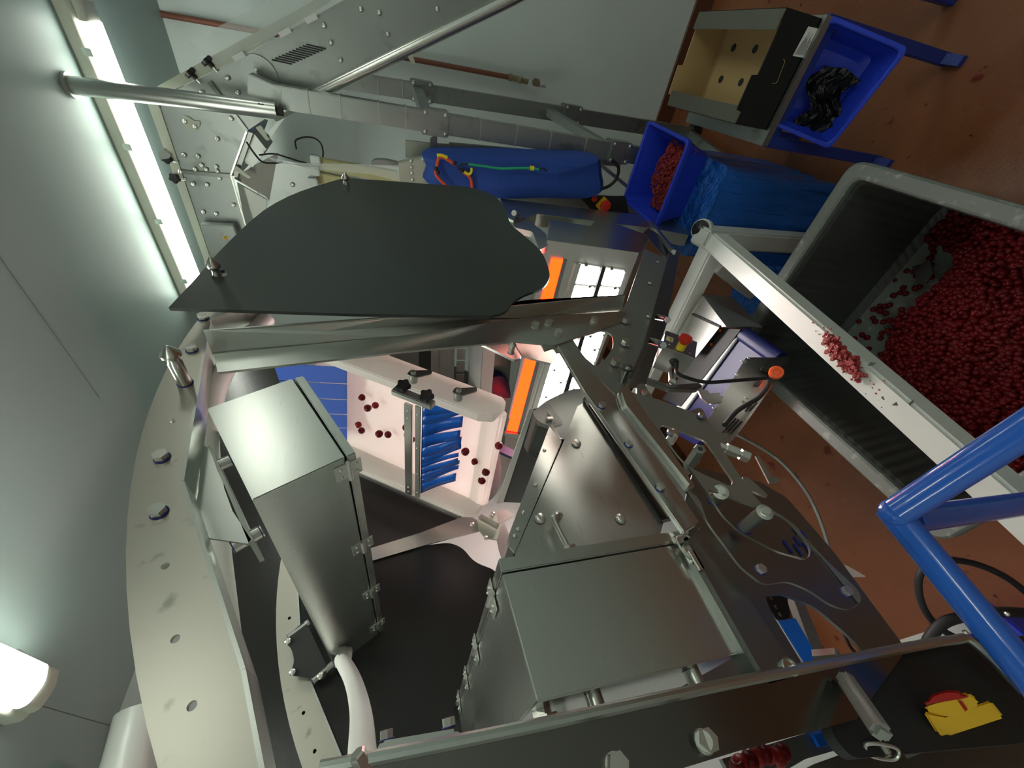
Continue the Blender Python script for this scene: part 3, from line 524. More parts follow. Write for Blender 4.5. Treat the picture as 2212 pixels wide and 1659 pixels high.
c0, c1 = [(0.91,0.898,2.578),(0.911,1.42,2.579)]; c0, c1 = V(c0), V(c1)
MB().bar(c0 + CN * .004, c1 + CN * .004, .02, .006, CN, .001).build('curtain_strip', 'steel_dull', CH)
for t in (.07, .40, .69, .93): rivet(lerp(c0, c1, t) + CN * .007, CN, .004, CH)
for t in (.05, .12, .9, .96): rivet(lerp(b0, b1, t) + CN * .014, CN, .004, CH)
q = [(0.903,0.9,2.567),(0.832,0.848,2.465),(0.831,1.275,2.463),(0.905,1.393,2.57)]; q = [V(p) for p in q]
random.seed(3); m = MB(); edges = [0, .09, .17, .30, .42, .53, .60, .66, .74, .80, .87, 1]
slits = [.20, .3, .1, .35, .30, .55, .5, .7, .6, .75]
for i in range(11):
    a, b = edges[i], edges[i + 1]; g = .006
    cols = []
    for k in range(9):
        t = k / 8; w = g * max(0, (t - .4)) * (2.2 if i % 2 else 1.2); bulge = CN * (-.05 * t + .012 * math.sin(3 * t + i * 1.7) * t)
        A, B = lerp(q[0], q[1], t), lerp(q[3], q[2], t)
        cols.append((lerp(A, B, a + w) + bulge, lerp(A, B, b - w) + bulge))
    vs = [[m.bm.verts.new(p) for p in c] for c in cols]
    for k in range(8): m.bm.faces.new((vs[k][0], vs[k + 1][0], vs[k + 1][1], vs[k][1])).smooth = True
cu = m.build('curtain', 'blue_curtain', CH, 'blue slit plastic curtain'); md = cu.modifiers.new('solid', 'SOLIDIFY'); md.thickness = .0015
# upper curtain strips where the chute comes down from the conveyor
uq = [V(p) + CN * -.02 for p in [(1.259,0.991,3.084),(1.071,0.872,2.811),(1.102,1.279,2.856),(1.249,1.424,3.07)]]
m = MB()
for i in range(5):
    a, b = i / 5 + .005, (i + 1) / 5 - .008
    m.slab([lerp(uq[0], uq[3], a), lerp(uq[1], uq[2], a), lerp(uq[1], uq[2], b), lerp(uq[0], uq[3], b)], CN * -.002)
m.build('upper_curtain', 'blue_cloth', CH)
# raspberries on the chute
def berry_mesh(name, m_, sub=3, seed=0, bump=.16):
    bm = bmesh.new(); bmesh.ops.create_icosphere(bm, subdivisions=sub, radius=1); rnd = random.Random(seed)
    dr = []
    for i in range(44):
        z = 1 - 2 * (i + .5) / 44; r = math.sqrt(1 - z * z); t = i * 2.39996; dr.append(V((r * math.cos(t), r * math.sin(t), z)))
    for v in bm.verts:
        n = v.co.normalized(); d = max(n.dot(k) for k in dr); k = 1 + bump * ((d - .93) / .07)
        v.co = n * max(.78, k); v.co.z *= 1.12 - .18 * max(0, v.co.z); 
        if n.z > .86: v.co.z -= .55 * (n.z - .86) / .14
    me = bpy.data.meshes.new(name); bm.to_mesh(me); bm.free()
    for p in me.polygons: p.use_smooth = True
    me.materials.append(MT[m_]); return me
BM = [berry_mesh('raspberry', 'berry', 3, 0), berry_mesh('raspberry', 'berry_pale', 3, 1)]
def rq(): return V((random.uniform(-1, 1), random.uniform(-1, 1), random.uniform(-1, 1))).rotation_difference(V((random.uniform(-1, 1), random.uniform(-1, 1), random.uniform(-1, 1))))
for p in [(1.062,1.032,2.798),(1.029,1.045,2.751),(1.05,1.078,2.781),(1.081,1.198,2.826),(1.073,1.224,2.815),(1.027,1.201,2.748),(1.004,1.183,2.714),(0.957,1.099,2.646),(0.956,1.141,2.644),(0.945,1.157,2.628),(0.821,1.104,2.448),(0.797,1.138,2.414),(0.77,1.169,2.375),(0.775,1.227,2.382),(0.755,1.005,2.352)]:
    r = random.uniform(.0105, .0135); b = put('raspberry', BM[random.random() < .3], V(p) + V(p).lerp(V((0, 0, 2.65)), .06) * 0 + CN * -.055, rq(), scale=(r,) * 3)
    tag(b, 'red raspberry sliding down the lit white chute', 'raspberry', 'raspberries on the white chute')

# ------------------------------------------------------------------ inclined conveyor with swan neck, far right
XC = 2.75
CV = thing('inclined_conveyor', (XC, 0, 2.0), 'pale steel inclined conveyor rising to the ceiling, vent slots in its side', 'conveyor')
W = .42
inc = MB().slab([(2.75,0.419,3.657),(2.75,0.234,3.315),(2.75,-0.064,2.801),(2.75,-0.272,2.452),(2.75,-0.429,1.619),(2.75,-0.211,1.981),(2.75,0.332,3.019),(2.75,0.442,3.203),(2.75,0.541,3.35),(2.75,0.343,3.465)], (.012, 0, 0)).build('side_panel', 'galv', CV)
mid = MB().slab([(2.75,0.49,3.718),(2.75,0.419,3.657),(2.75,0.343,3.465),(2.75,0.541,3.35),(2.75,0.772,3.485),(2.75,0.78,3.72)], (.012, 0, 0)).build('neck_panel', 'galv', CV)
top = MB().slab([(2.75,0.78,3.72),(2.75,0.777,3.484),(2.75,1.182,3.477),(2.75,1.62,3.481),(2.75,1.552,3.748),(2.75,1.288,3.733)], (.012, 0, 0)).build('head_panel', 'galv', CV)
for l, n in (([(2.745,0.342,3.463),(2.745,0.54,3.349)], 'shaded_joint_plate'), ([(2.745,0.778,3.718),(2.745,0.776,3.482)], 'shaded_joint_plate')):
    MB().bar(l[0], l[1], .022, .016, (1, 0, 0)).build(n, 'steel_dark', CV)  # joint plates made wide and dark to include the shadow line beside them
edge = [(2.74,0.539,3.348),(2.74,0.769,3.482),(2.74,1.193,3.477)]
for a, b in zip(edge, edge[1:]): MB().bar(a, b, .008, .012, (1, 0, 0)).build('bottom_lip', 'steel_bright', CV)
MB().slab([(2.76,0.543,3.353),(2.76,0.775,3.488),(2.76,0.787,3.461),(2.76,0.551,3.326)], (W, 0, 0)).build('neck_floor', 'steel_dark', CV)
rail = [(2.72,-0.338,1.761),(2.72,-0.2,2.002),(2.72,0.348,3.018),(2.72,0.448,3.2)]
MB().tube(rail, .028, 16, 1).build('frame_tube', 'steel_bright', CV)
MB().bar((2.76,-0.221,2.005), (2.76,0.419,3.178), .02, .03, (1, 0, 0)).build('frame_lip', 'cream_steel', CV)
# far side wall and belt, seen from below only as depth
MB().slab([V(p) + V((W, 0, 0)) for p in [(2.75,0.419,3.657),(2.75,-0.064,2.801),(2.75,-0.429,1.619),(2.75,-0.211,1.981),(2.75,0.442,3.203),(2.75,0.541,3.35),(2.75,0.772,3.485),(2.75,1.182,3.477),(2.75,1.62,3.481),(2.75,1.552,3.748),(2.75,0.78,3.72),(2.75,0.49,3.718)]], (.012, 0, 0)).build('far_panel', 'galv', CV)
MB().slab([(2.76,0.363,3.417),(2.76,-0,2.809),(2.76,-0.38,1.884),(2.76,-0.393,1.812),(2.76,-0.008,2.765),(2.76,0.377,3.38)], (W - .02, 0, 0)).build('belt', 'blue_belt', CV)
# top channel of the head and clear guard over the incline
g = [(2.74,0.418,3.734),(2.74,0.488,3.714),(2.74,1.283,3.729),(2.74,1.546,3.744),(2.74,1.548,3.814),(2.74,1.291,3.766),(2.74,0.47,3.76)]
MB().slab(g, (.03, 0, 0)).build('top_channel', 'cream_steel', CV)
MB().slab([(2.74,0.418,3.734),(2.74,0.232,3.411),(2.74,0.005,3.012),(2.74,-0.072,2.88),(2.74,-0.055,2.85),(2.74,0.233,3.312),(2.74,0.427,3.681),(2.74,0.462,3.705)], (.006, 0, 0)).build('guard_rail', 'cream_steel', CV)
MB().slab([(2.73,0.199,3.504),(2.73,-0.03,3.08),(2.73,-0.143,2.889),(2.73,-0.169,2.748),(2.73,-0.064,2.8),(2.73,0.214,3.305),(2.73,0.267,3.403),(2.73,0.216,3.486)], (.004, 0, 0)).build('clear_guard', 'acrylic', CV, 'clear plastic guard sheet')
for p in [(2.722,0.095,3.076),(2.722,0.024,2.949),(2.722,0.219,3.299)]: MB().box(p, (.004, .022, .06), Matrix.Rotation(-.5, 3, 'X')).build('white_tape', 'paper', CV)
for p, e in (((2.735,0.325,3.525), (2.735,0.354,3.499)), ((2.735,0.266,3.438), (2.735,0.296,3.412))):
    MB().cyl(p, e, .006).build('clamp_stem', 'steel_bright', CV); knob(p, V(p) - V(e), .026, CV)
for p, e in (((2.735,0.715,3.759), (2.735,0.732,3.715)), ((2.735,0.812,3.756), (2.735,0.815,3.708))):
    MB().cyl(p, e, .006).build('clamp_stem', 'steel_bright', CV); knob(p, (-1, -.2, .1), .024, CV)
MB().slab([(2.7,0.683,3.779),(2.7,0.663,3.75),(2.7,0.686,3.726),(2.7,0.704,3.736),(2.7,0.716,3.78)], (.03, 0, 0)).build('guard_clip', 'steel_dull', CV)
# vent with slots, pivot disc, tensioner plate, rivets
vc = [lerp((2.748,0.212,3.126), (2.748,0.116,2.929), t) for t in (0, 1)]
MB().slab(fillet([(2.75,0.228,3.138),(2.75,0.203,3.136),(2.75,0.099,2.956),(2.75,0.108,2.924),(2.75,0.138,2.932),(2.75,0.236,3.114)], .012), (-.004, 0, 0)).build('vent_plate', 'galv', CV)
for i in range(11):
    c = lerp((2.744,0.212,3.115), (2.744,0.126,2.945), i / 10)
    MB().slab(fillet([c + V((0, a, b)) for a, b in ((-.004, .045), (.002, .045), (.006, -.045), (0, -.045))], .003), (-.002, 0, 0)).build('vent_slot', 'black_matt', CV)
MB().slab(ring((2.744,0.286,3.23), .085, 'X', 28), (-.004, 0, 0)).build('pivot_disc', 'galv', CV)
MB().slab(fillet([(2.745,0.533,3.643),(2.745,0.505,3.623),(2.745,0.508,3.6),(2.745,0.525,3.582),(2.745,0.518,3.555),(2.745,0.543,3.561),(2.745,0.572,3.588),(2.745,0.575,3.618)], .02), (-.004, 0, 0)).build('tensioner_plate', 'cream_steel', CV)
for p in [(2.742,0.261,3.238),(2.742,0.315,3.376),(2.742,0.393,3.507),(2.742,0.371,3.346),(2.742,0.53,3.623),(2.742,0.548,3.584),(2.742,0.49,3.406),(2.742,0.594,3.498),(2.742,0.692,3.679),(2.742,0.691,3.615),(2.742,0.734,3.611),(2.742,0.734,3.542),(2.742,0.781,3.724),(2.742,0.836,3.682),(2.742,0.834,3.615),(2.742,0.793,3.543),(2.742,0.936,3.512),(2.742,0.989,3.679),(2.742,0.995,3.616),(2.742,0.776,3.723),(2.742,0.163,2.835),(2.742,0.04,2.896),(2.742,0.1,2.873),(2.742,-0.051,2.632),(2.742,-0.113,2.349),(2.742,0.085,2.57),(2.742,0.023,2.595),(2.742,-0.049,2.718),(2.742,0.759,3.649),(2.742,0.753,3.595),(2.742,0.757,3.544)]: rivet(p, (-1, 0, 0), .011, CV)
jb = MB().slab(fillet([(2.72,1.037,3.694),(2.72,1.035,3.526),(2.72,1.102,3.521),(2.72,1.242,3.695),(2.72,1.154,3.698)], .01), (-.05, 0, 0), bev=.004).build('junction_box', 'galv', CV)
MB().slab([(2.668,1.107,3.603),(2.668,1.091,3.567),(2.668,1.123,3.581)], (-.001, 0, 0)).build('warning_label', 'yellow_switch', jb, 'yellow triangular warning label')
m = MB(); m.slab([(2.665,1.096,3.585),(2.665,1.102,3.58),(2.665,1.106,3.586),(2.665,1.115,3.583),(2.665,1.106,3.589),(2.665,1.102,3.583)], (-.001, 0, 0)); m.build('warning_symbol', 'ink', jb)
# little wedge brackets and discharge chute under the head
for q in ([(2.74,0.516,3.301),(2.74,0.502,3.272),(2.74,0.564,3.245),(2.74,0.574,3.261)], [(2.74,0.739,3.463),(2.74,0.715,3.441),(2.74,0.769,3.383),(2.74,0.78,3.395)]):
    MB().slab(fillet(q, .008), (-.006, 0, 0)).build('wedge_bracket', 'cream_steel', CV)
MB().bar((2.76,0.569,3.261), (2.76,0.448,3.157), .02, .02).build('strut', 'steel_dark', CV)
dk = MB().slab([(2.8,0.652,3.417),(2.8,0.558,3.331),(2.8,0.63,3.286),(2.8,0.689,3.334),(2.8,0.735,3.38),(2.8,0.714,3.41)], (.2, 0, 0)).build('discharge_box', 'steel_dark', CV)
MB().slab([(2.82,0.808,3.497),(2.82,0.735,3.384),(2.82,0.647,3.234),(2.82,0.937,3.332),(2.82,0.898,3.349)], (.012, 0, 0)).build('discharge_plate', 'hood_dark', CV)
MB().slab([(2.83,0.835,3.489),(2.83,0.92,3.353),(2.83,1.311,3.483),(2.83,1.249,3.522)], (.012, 0, 0)).build('head_apron', 'steel_dull', CV)
MB().slab([(2.62,0.659,3.214),(2.62,0.65,3.194),(2.62,0.657,3.039),(2.62,0.854,3.08),(2.62,0.948,3.264),(2.62,1.036,3.356)], (.012, 0, 0)).build('hopper_side', 'galv', CV)
for p in [(2.615,0.755,3.149),(2.615,0.827,3.172)]: rivet(p, (-1, 0, 0), .012, CV)
MB().tube([(2.6,0.561,3.326),(2.6,0.609,3.304),(2.6,0.648,3.274),(2.6,0.649,3.222),(2.6,0.639,3.175)], .005, 8, 6).build('sensor_cable', 'rubber', CV)
# ceiling drop pipe with cable and clamps
PP = thing('drop_pipe', (2.56, .41, 3.96), 'round steel drop pipe from the ceiling crossing the lit batten', 'pipe')
MB().cyl((2.56, .411, 3.96), (2.56,0.399,3.146), .036).build('pipe', 'steel', PP)
for p in [(2.545,0.39,3.206),(2.545,0.404,3.197),(2.545,0.395,3.183)]: knob(p, (-1, 0, 0), .018, PP)
MB().cyl((2.56,0.399,3.158), (2.56,0.4,3.118), .018).build('cable_gland', 'black_matt', PP)
struct(MB().cyl((2.56, .411, 3.959), (2.56, .411, 3.945), .05).build('trim_4', 'steel_dull'))
# gantry that carries the conveyor
GA = thing('conveyor_stand', (3.0, .33, 0), 'tall galvanised gantry stand with castors under the inclined conveyor', 'stand')
def post_(a, b, w, name='leg'): return MB().bar(a, b, w, w, (0, 1, 0), .004).build(name, 'galv', GA)
FX = 2.65
l1 = MB().bar((FX, .348, 3.16), (FX, .385, .10), .085, .10, (0, 1, 0), .004).build('leg', 'galv', GA)
l2 = MB().bar((3.42, .305, 3.0), (3.42, .27, .10), .085, .10, (0, 1, 0), .004).build('leg', 'galv', GA)
MB().bar((FX, .31, 3.26), (FX, .35, 3.12), .085, .09, (1, 0, 0), .004).build('leg_head', 'galv', GA)
for z, l, x, y in ((2.36, l1, FX, .358), (1.17, l1, FX, .37), (2.37, l2, 3.42, .292), (1.23, l2, 3.42, .278)):
    MB().box((x - .0, y, z), (.112, .125, .15), bev=.006).build('clamp_plate', 'galv', l)
    for a in (-1, 1):
        for b in (-1, 1): rivet((x - .057, y + a * .045, z + b * .055), (-1, 0, 0), .011, l)
for z in (3.0, 2.85, 2.66, 2.52, 2.1, 1.88, 1.66, 1.42): MB().box((FX, .385 - .037 * (z - .1) / 3.06, z), (.092, .107, .006)).build('cable_tie', 'cream_steel', l1)
for z in (2.66, 2.5): MB().box((3.42, .27 + .035 * (z - .1) / 2.9, z), (.092, .107, .006)).build('cable_tie', 'cream_steel', l2)
MB().slab(fillet([(2.71,0.088,2.506),(2.71,0.075,2.478),(2.71,0.117,2.462),(2.71,0.127,2.476)], .008), (-.006, 0, 0)).build('wedge_bracket', 'cream_steel', CV)
MB().bar((FX, .35, 2.40), (3.42, .29, 2.40), .06, .06).build('cross_tie', 'galv', GA)
MB().bar((FX, .37, 1.20), (3.40, .285, 1.42), .055, .055).build('cross_tie', 'galv', GA)
MB().bar((FX, .385, .10), (3.42, .27, .10), .06, .06).build('foot_beam', 'galv', GA)
MB().bar((3.42, .27, .12), (2.9, .62, .12), .05, .05).build('foot_beam', 'galv', GA)
for x, y in ((FX, .385), (3.42, .27)):
    MB().cyl((x - .03, y - .02, .055), (x + .03, y - .02, .055), .055).build('castor', 'rubber', GA)
    MB().box((x, y, .11), (.09, .09, .04), bev=.004).build('castor_fork', 'steel_dark', GA)
# pipe with tap on the wall, duct seen by the corner
WP = thing('wall_pipe', (3.85, .16, 2.0), 'thin brown water pipe running down the pale wall to a small tap', 'pipe')
MB().tube([(3.86,0.161,3.954),(3.86,0.162,3.926),(3.86,0.149,2.889),(3.86,0.142,1.64)], .017, 12, 3).build('pipe', 'copper', WP)
MB().lathe((3.86,0.14,1.648), V((3.86,0.155,1.355)) - V((3.86,0.14,1.648)), [(0, .022), (.02, .026), (.04, .02), (.09, .02), (.10, .026), (.12, .018), (.17, .018)], 12).build('tap_body', 'brass_old', WP)
MB().box((3.82,0.14,1.421), (.05, .05, .06), bev=.01).build('tap_handle', 'brass_old', WP)
MB().cyl((3.85,0.156,1.387), (3.85,0.156,1.325), .011).build('tap_spout', 'bolt_steel', WP)
WD = tag(MB().bar((-.55, 2.60, 3.72), (.72, 2.60, 3.72), .05, .05).build('cable_trunking', 'trunking'), 'pale cable trunking along the wall beside the machine rim', 'trunking')
tag(MB().tube([(0.703,2.55,3.904),(0.695,2.55,3.876),(0.675,2.55,3.843),(0.637,2.55,3.778)], .012, 8, 6).build('red_cable', 'red_plastic'), 'short red cable hanging below the ceiling beside the machine rim', 'cable')
tag(MB().tube([(0.625,2.3,3.724),(0.39,2.3,3.694),(0.207,2.3,3.649)], .085, 18, 4).build('duct_pipe', 'white_paint'), 'white round duct beside the outer rim at the lower left', 'duct')
# ------------------------------------------------------------------ feeder behind: yellow frames, cream plate, blue cover, control box
FD = thing('feeder_stand', (2.55, .6, 0), 'cream and yellow feeder behind the guard plate, wrapped in a blue cover', 'feeder')
for q in ([(2.6,0.6,3.028),(2.6,0.627,2.569),(2.6,0.692,2.565),(2.6,0.661,2.995)], [(2.62,0.675,3.032),(2.62,0.693,2.88),(2.62,0.71,2.698),(2.62,0.773,2.989)]):
    MB().slab(q, (.05, 0, 0), bev=.004).build('yellow_beam', 'yellow_steel', FD, 'yellow green steel beam')
for p in [(2.58,0.607,3.004),(2.58,0.659,3.016),(2.58,0.722,3.033)]: MB().box(p, (.03, .05, .05), bev=.004).build('beam_end', 'galv', FD)
MB().slab([(2.56,0.612,3.246),(2.56,0.626,3.1),(2.56,0.6,2.794),(2.56,0.582,2.556),(2.56,0.667,2.566),(2.56,0.643,2.724),(2.56,0.649,3.013),(2.56,0.636,3.191)], (.006, 0, 0)).build('clear_trough', 'acrylic', FD, 'clear plastic trough')
MB().slab([(2.5,0.556,2.568),(2.5,0.497,2.368),(2.5,0.641,2.363),(2.5,0.665,2.563)], (.06, 0, 0), bev=.004).build('cream_plate', 'cream_steel', FD)
for p in [(2.497,0.538,2.5),(2.497,0.569,2.498),(2.497,0.599,2.496),(2.497,0.633,2.493),(2.497,0.613,2.418),(2.497,0.522,2.434)]: rivet(p, (-1, 0, 0), .010, FD)
MB().slab([(2.62,0.599,2.716),(2.62,0.58,2.694),(2.62,0.575,2.633),(2.62,0.582,2.561),(2.62,0.607,2.562),(2.62,0.613,2.717)], (.05, 0, 0), bev=.004).build('motor_end', 'galv', FD)
MB().slab([(2.7,0.477,2.519),(2.7,0.474,2.374),(2.7,0.405,1.066),(2.7,0.426,0.946),(2.7,0.571,2.288),(2.7,0.566,2.52)], (.02, 0, 0)).build('back_panel', 'cream_steel', FD)
MB().bar((2.66,0.475,2.269), (2.66,0.43,1.113), .03, .05).build('back_beam', 'steel_dull', FD)
MB().bar((2.68,0.509,2.27), (2.68,0.535,2.001), .02, .03).build('brace', 'cream_steel', FD)
MB().slab([(2.6,0.436,2.385),(2.6,0.413,2.347),(2.6,0.501,2.346),(2.6,0.515,2.383)], (.03, 0, 0), bev=.003).build('bracket', 'steel_dark', FD)
# column and control plate below the cover
MB().slab([(2.55,0.679,1.888),(2.55,0.63,1.236),(2.55,0.623,0.631),(2.55,0.724,0.662),(2.55,0.712,1.244),(2.55,0.752,1.877)], (.05, 0, 0)).build('column', 'steel_dull', FD)
MB().bar((2.6,0.438,1.314), (2.6,0.655,0.825), .05, .02).build('brace', 'galv', FD)
cp = MB().slab([(2.45,0.619,1.449),(2.45,0.589,1.117),(2.45,0.695,1.052),(2.45,0.699,1.329)], (.02, 0, 0)).build('control_box', 'black_matt', FD)
s_ = (2.43,0.649,1.275); MB().box(s_, (.03, .075, .075), Matrix.Rotation(.6, 3, 'X'), .004).build('isolator_base', 'yellow_switch', cp); MB().lathe(V(s_) + V((-.015, 0, 0)), (-1, -.35, 0), [(0, .032), (.03, .032), (.034, .028)], 16).build('isolator_knob', 'red_plastic', cp)
MB().lathe((2.44,0.622,1.355), (-1, -.3, 0), [(0, .012), (.02, .012), (.02, .018), (.03, .016)], 14).build('stop_button', 'red_plastic', cp)
MB().tube([(2.52,0.401,1.257),(2.52,0.439,1.195),(2.52,0.501,1.185),(2.52,0.547,1.217),(2.52,0.575,1.27)], .010, 10, 6).build('cable', 'rubber', FD)
cv = MB(); cpts = [(2.4,0.483,2.394),(2.4,0.443,2.073),(2.4,0.413,1.745),(2.4,0.389,1.437),(2.4,0.406,1.391),(2.4,0.462,1.365),(2.4,0.557,1.325),(2.4,0.604,1.415),(2.4,0.629,1.695),(2.4,0.664,1.973),(2.4,0.652,2.186),(2.4,0.627,2.4),(2.4,0.551,2.397)]
cpts = [V(p) for p in cpts]; cc = sum(cpts, V((0, 0, 0))) / len(cpts); rings = []
for k, (sc, dx) in enumerate(((1, .2), (1.04, .12), (1.02, .03), (.93, -.03), (.7, -.055), (.35, -.06))):
    row = []
    for p in smooth(cpts, 4, True):
        d = (p - cc) * sc; w = noise.noise(V((p.y * 9, p.z * 3, k * .4))) * .022
        row.append(cv.bm.verts.new(cc + d + V((dx + w, 0, 0))))
    rings.append(row)
for A, B in zip(rings, rings[1:]):
    for i in range(len(A)): cv.bm.faces.new((A[i], A[(i + 1) % len(A)], B[(i + 1) % len(A)], B[i])).smooth = True
cv.bm.faces.new(rings[-1]); cv.bm.faces.new(rings[0][::-1])
COV = tag(cv.build('blue_cover', 'blue_cloth'), 'blue fabric cover tied round the feeder with red elastic cord', 'cover')
rc = thing('elastic_cord', (2.3, .5, 2.3), 'red elastic cord wrapped round the blue cover', 'elastic cord')
for q in ([(2.33,0.465,2.368),(2.33,0.519,2.378),(2.33,0.546,2.382),(2.33,0.572,2.364),(2.33,0.601,2.327),(2.33,0.634,2.292)], [(2.33,0.465,2.368),(2.33,0.47,2.333),(2.33,0.484,2.301),(2.33,0.495,2.275)], [(2.33,0.523,2.24),(2.33,0.538,2.208),(2.33,0.564,2.185),(2.33,0.616,2.175)]):
    MB().tube(q, .008, 8, 5).build('cord', 'cord_red', rc)
for p in [(2.325,0.54,2.37),(2.325,0.523,2.381),(2.325,0.486,2.284),(2.325,0.517,2.241)]: MB().ball(p, .012).build('cord_end', 'black_matt', rc)
MB().tube([(2.32,0.521,2.229),(2.32,0.531,2.205),(2.32,0.52,2.191),(2.32,0.499,2.19)], .007, 8, 5).build('hook', 'cord_yellow', rc, 'yellow hook'); MB().tube([(2.325,0.461,2.378),(2.325,0.457,2.359),(2.325,0.464,2.324)], .008, 8, 4).build('wrap', 'cord_yellow', rc)
gc = thing('elastic_cord', (2.3, .5, 1.8), 'green elastic cord with yellow tag lying along the blue cover', 'elastic cord')
MB().tube([(2.32,0.483,2.209),(2.32,0.483,2.125),(2.32,0.485,2.032),(2.32,0.472,1.926),(2.32,0.465,1.845),(2.32,0.466,1.805)], .006, 8, 5).build('cord', 'cord_green', gc)
MB().cyl((2.32,0.464,1.859), (2.32,0.464,1.837), .012).build('tag', 'cord_yellow', gc)
MB().tube([(2.32,0.466,1.803),(2.32,0.458,1.779),(2.32,0.47,1.756)], .004, 8, 4).build('hook', 'black_matt', gc); MB().tube([(2.32,0.481,2.21),(2.32,0.49,2.252),(2.32,0.509,2.263),(2.32,0.52,2.237)], .004, 8, 5).build('loop', 'black_matt', gc)
tag(MB().tube([(2.75,0.601,3.12),(2.75,0.561,3.118),(2.75,0.542,3.087),(2.75,0.533,3.05),(2.75,0.537,3.01),(2.75,0.562,2.985),(2.75,0.608,2.982),(2.75,0.658,2.999)], .0045, 8, 6).tube([(2.75,0.653,3.317),(2.75,0.638,3.245),(2.75,0.649,3.177),(2.75,0.662,3.119),(2.75,0.667,3.079)], .0045, 8, 6).build('cable_loop', 'rubber'), 'thin dark cable looping above the yellow beams', 'cable')

# ------------------------------------------------------------------ white support frame under the machine
SF = thing('support_frame', (1.7, .6, 0), 'white painted square-tube support frame with rubber mount, pulp lying on it', 'frame')
MB().bar((1.646,0.558,1.02), V((0.242,0.694,1.04)) * 1.0 + V((-.25, .03, 0)), .09, .10, (0, 0, 1), .010).build('side_beam', 'white_paint', SF)
MB().bar((1.66, .60, 1.0), (1.63, 2.2, 1.0), .10, .10, (0, 0, 1), .010).build('cross_beam', 'white_paint', SF)
MB().bar((1.74, .575, 1.04), (1.86, .60, 0), .11, .10, (0, 1, 0), .010).build('leg', 'white_paint', SF)
MB().bar((1.62, .68, .96), (1.74, .9, .45), .06, .06, (0, 1, 0), .006).build('brace', 'white_paint', SF)
c = V((1.761,0.555,0.969)); MB().lathe(c + V((.03, 0, .02)), (-.35, -.2, .9), [(0, .055), (.03, .055), (.034, .052)], 28).build('mount_collar', 'white_paint', SF)
MB().lathe(c + V((.019, -.007, .05)), (-.35, -.2, .9), [(0, .045), (.012, .045), (.02, .030), (.03, .012), (.032, .0)], 28).build('rubber_mount', 'black_gloss', SF)
# raspberry pulp on the beam
random.seed(11); m = MB()
ax0, ax1 = V((0.846,0.629,1.095)), V((0.653,0.643,1.095)); dx = (ax1 - ax0)
pc = [(0.842,0.605,1.085),(0.816,0.612,1.085),(0.769,0.62,1.085),(0.727,0.63,1.085),(0.694,0.642,1.085),(0.667,0.648,1.085),(0.803,0.628,1.085),(0.763,0.64,1.085),(0.714,0.651,1.085)]
for i in range(420):
    a = random.choice(pc); b = random.choice(pc); p = lerp(a, b, random.random()) + V((random.gauss(0, .010), random.gauss(0, .010), abs(random.gauss(0, .010))))
    r = random.uniform(.003, .008); m.ball(p, (r * random.uniform(.7, 1.6), r * random.uniform(.7, 1.6), r * .7), 1)
for p in [(0.926,0.596,1.082),(0.906,0.594,1.082),(0.897,0.615,1.082),(0.879,0.618,1.082),(0.88,0.589,1.082),(0.857,0.578,1.082),(0.639,0.646,1.082),(0.623,0.649,1.082),(0.599,0.653,1.082),(0.598,0.669,1.082),(0.569,0.668,1.082),(0.578,0.682,1.082),(0.62,0.69,1.082),(0.618,0.661,1.082),(0.609,0.62,1.082),(0.556,0.694,1.082)]:
    r = random.uniform(.002, .004); m.ball(p, (r * 1.3, r, r * .5), 1)
tag(m.build('berry_pulp', 'pulp', smooth_=True), 'heap of crushed raspberry pulp on the white beam', 'berry pulp', kind='stuff')
for a in ([(0.579,0.669,1.084),(0.577,0.662,1.084),(0.569,0.671,1.084)], [(0.541,0.669,1.084),(0.539,0.652,1.084),(0.528,0.658,1.084)], [(0.513,0.635,1.084),(0.513,0.618,1.084),(0.507,0.621,1.084),(0.507,0.637,1.084)], [(0.675,0.609,1.09),(0.676,0.594,1.09),(0.662,0.586,1.09),(0.664,0.6,1.09)]):
    tag(MB().sheet(a, .002).build('leaf_scrap', 'leaf'), 'tiny dark leaf scrap on the white beam', 'leaf scrap', 'leaf scraps on the beam')
# ------------------------------------------------------------------ grey pallet bin full of raspberries
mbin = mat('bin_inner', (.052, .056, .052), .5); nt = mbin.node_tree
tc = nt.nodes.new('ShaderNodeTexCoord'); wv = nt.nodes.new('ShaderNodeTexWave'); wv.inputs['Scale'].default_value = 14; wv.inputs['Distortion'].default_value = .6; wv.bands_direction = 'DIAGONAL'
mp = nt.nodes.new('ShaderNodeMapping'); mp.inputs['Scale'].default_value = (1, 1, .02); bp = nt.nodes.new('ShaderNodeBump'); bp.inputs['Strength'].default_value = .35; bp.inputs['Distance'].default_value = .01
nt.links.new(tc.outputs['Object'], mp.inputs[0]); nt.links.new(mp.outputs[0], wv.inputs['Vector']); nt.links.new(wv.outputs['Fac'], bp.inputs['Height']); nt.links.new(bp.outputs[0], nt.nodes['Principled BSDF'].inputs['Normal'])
BX0, BX1, BY0, BY1, BZ = .22, 1.42, .10, 1.11, .76
PB = thing('pallet_bin', ((BX0 + BX1) / 2, .6, 0), 'large grey plastic pallet bin half filled with raspberries', 'pallet bin')
def rect(d, z, r): return fillet([(BX0 + d, BY0 + d, z), (BX1 - d, BY0 + d, z), (BX1 - d, BY1 - d, z), (BX0 + d, BY1 - d, z)], r, 6)
def skin(loops, name, m_, parent, cap=None):
    mb = MB(); R_ = [[mb.bm.verts.new(p) for p in l] for l in loops]
    for A, B in zip(R_, R_[1:]):
        for i in range(len(A)): mb.bm.faces.new((A[i], A[(i + 1) % len(A)], B[(i + 1) % len(A)], B[i]))
    if cap: mb.bm.faces.new(R_[-1])
    bmesh.ops.recalc_face_normals(mb.bm, faces=mb.bm.faces)
    return mb.build(name, m_, parent)
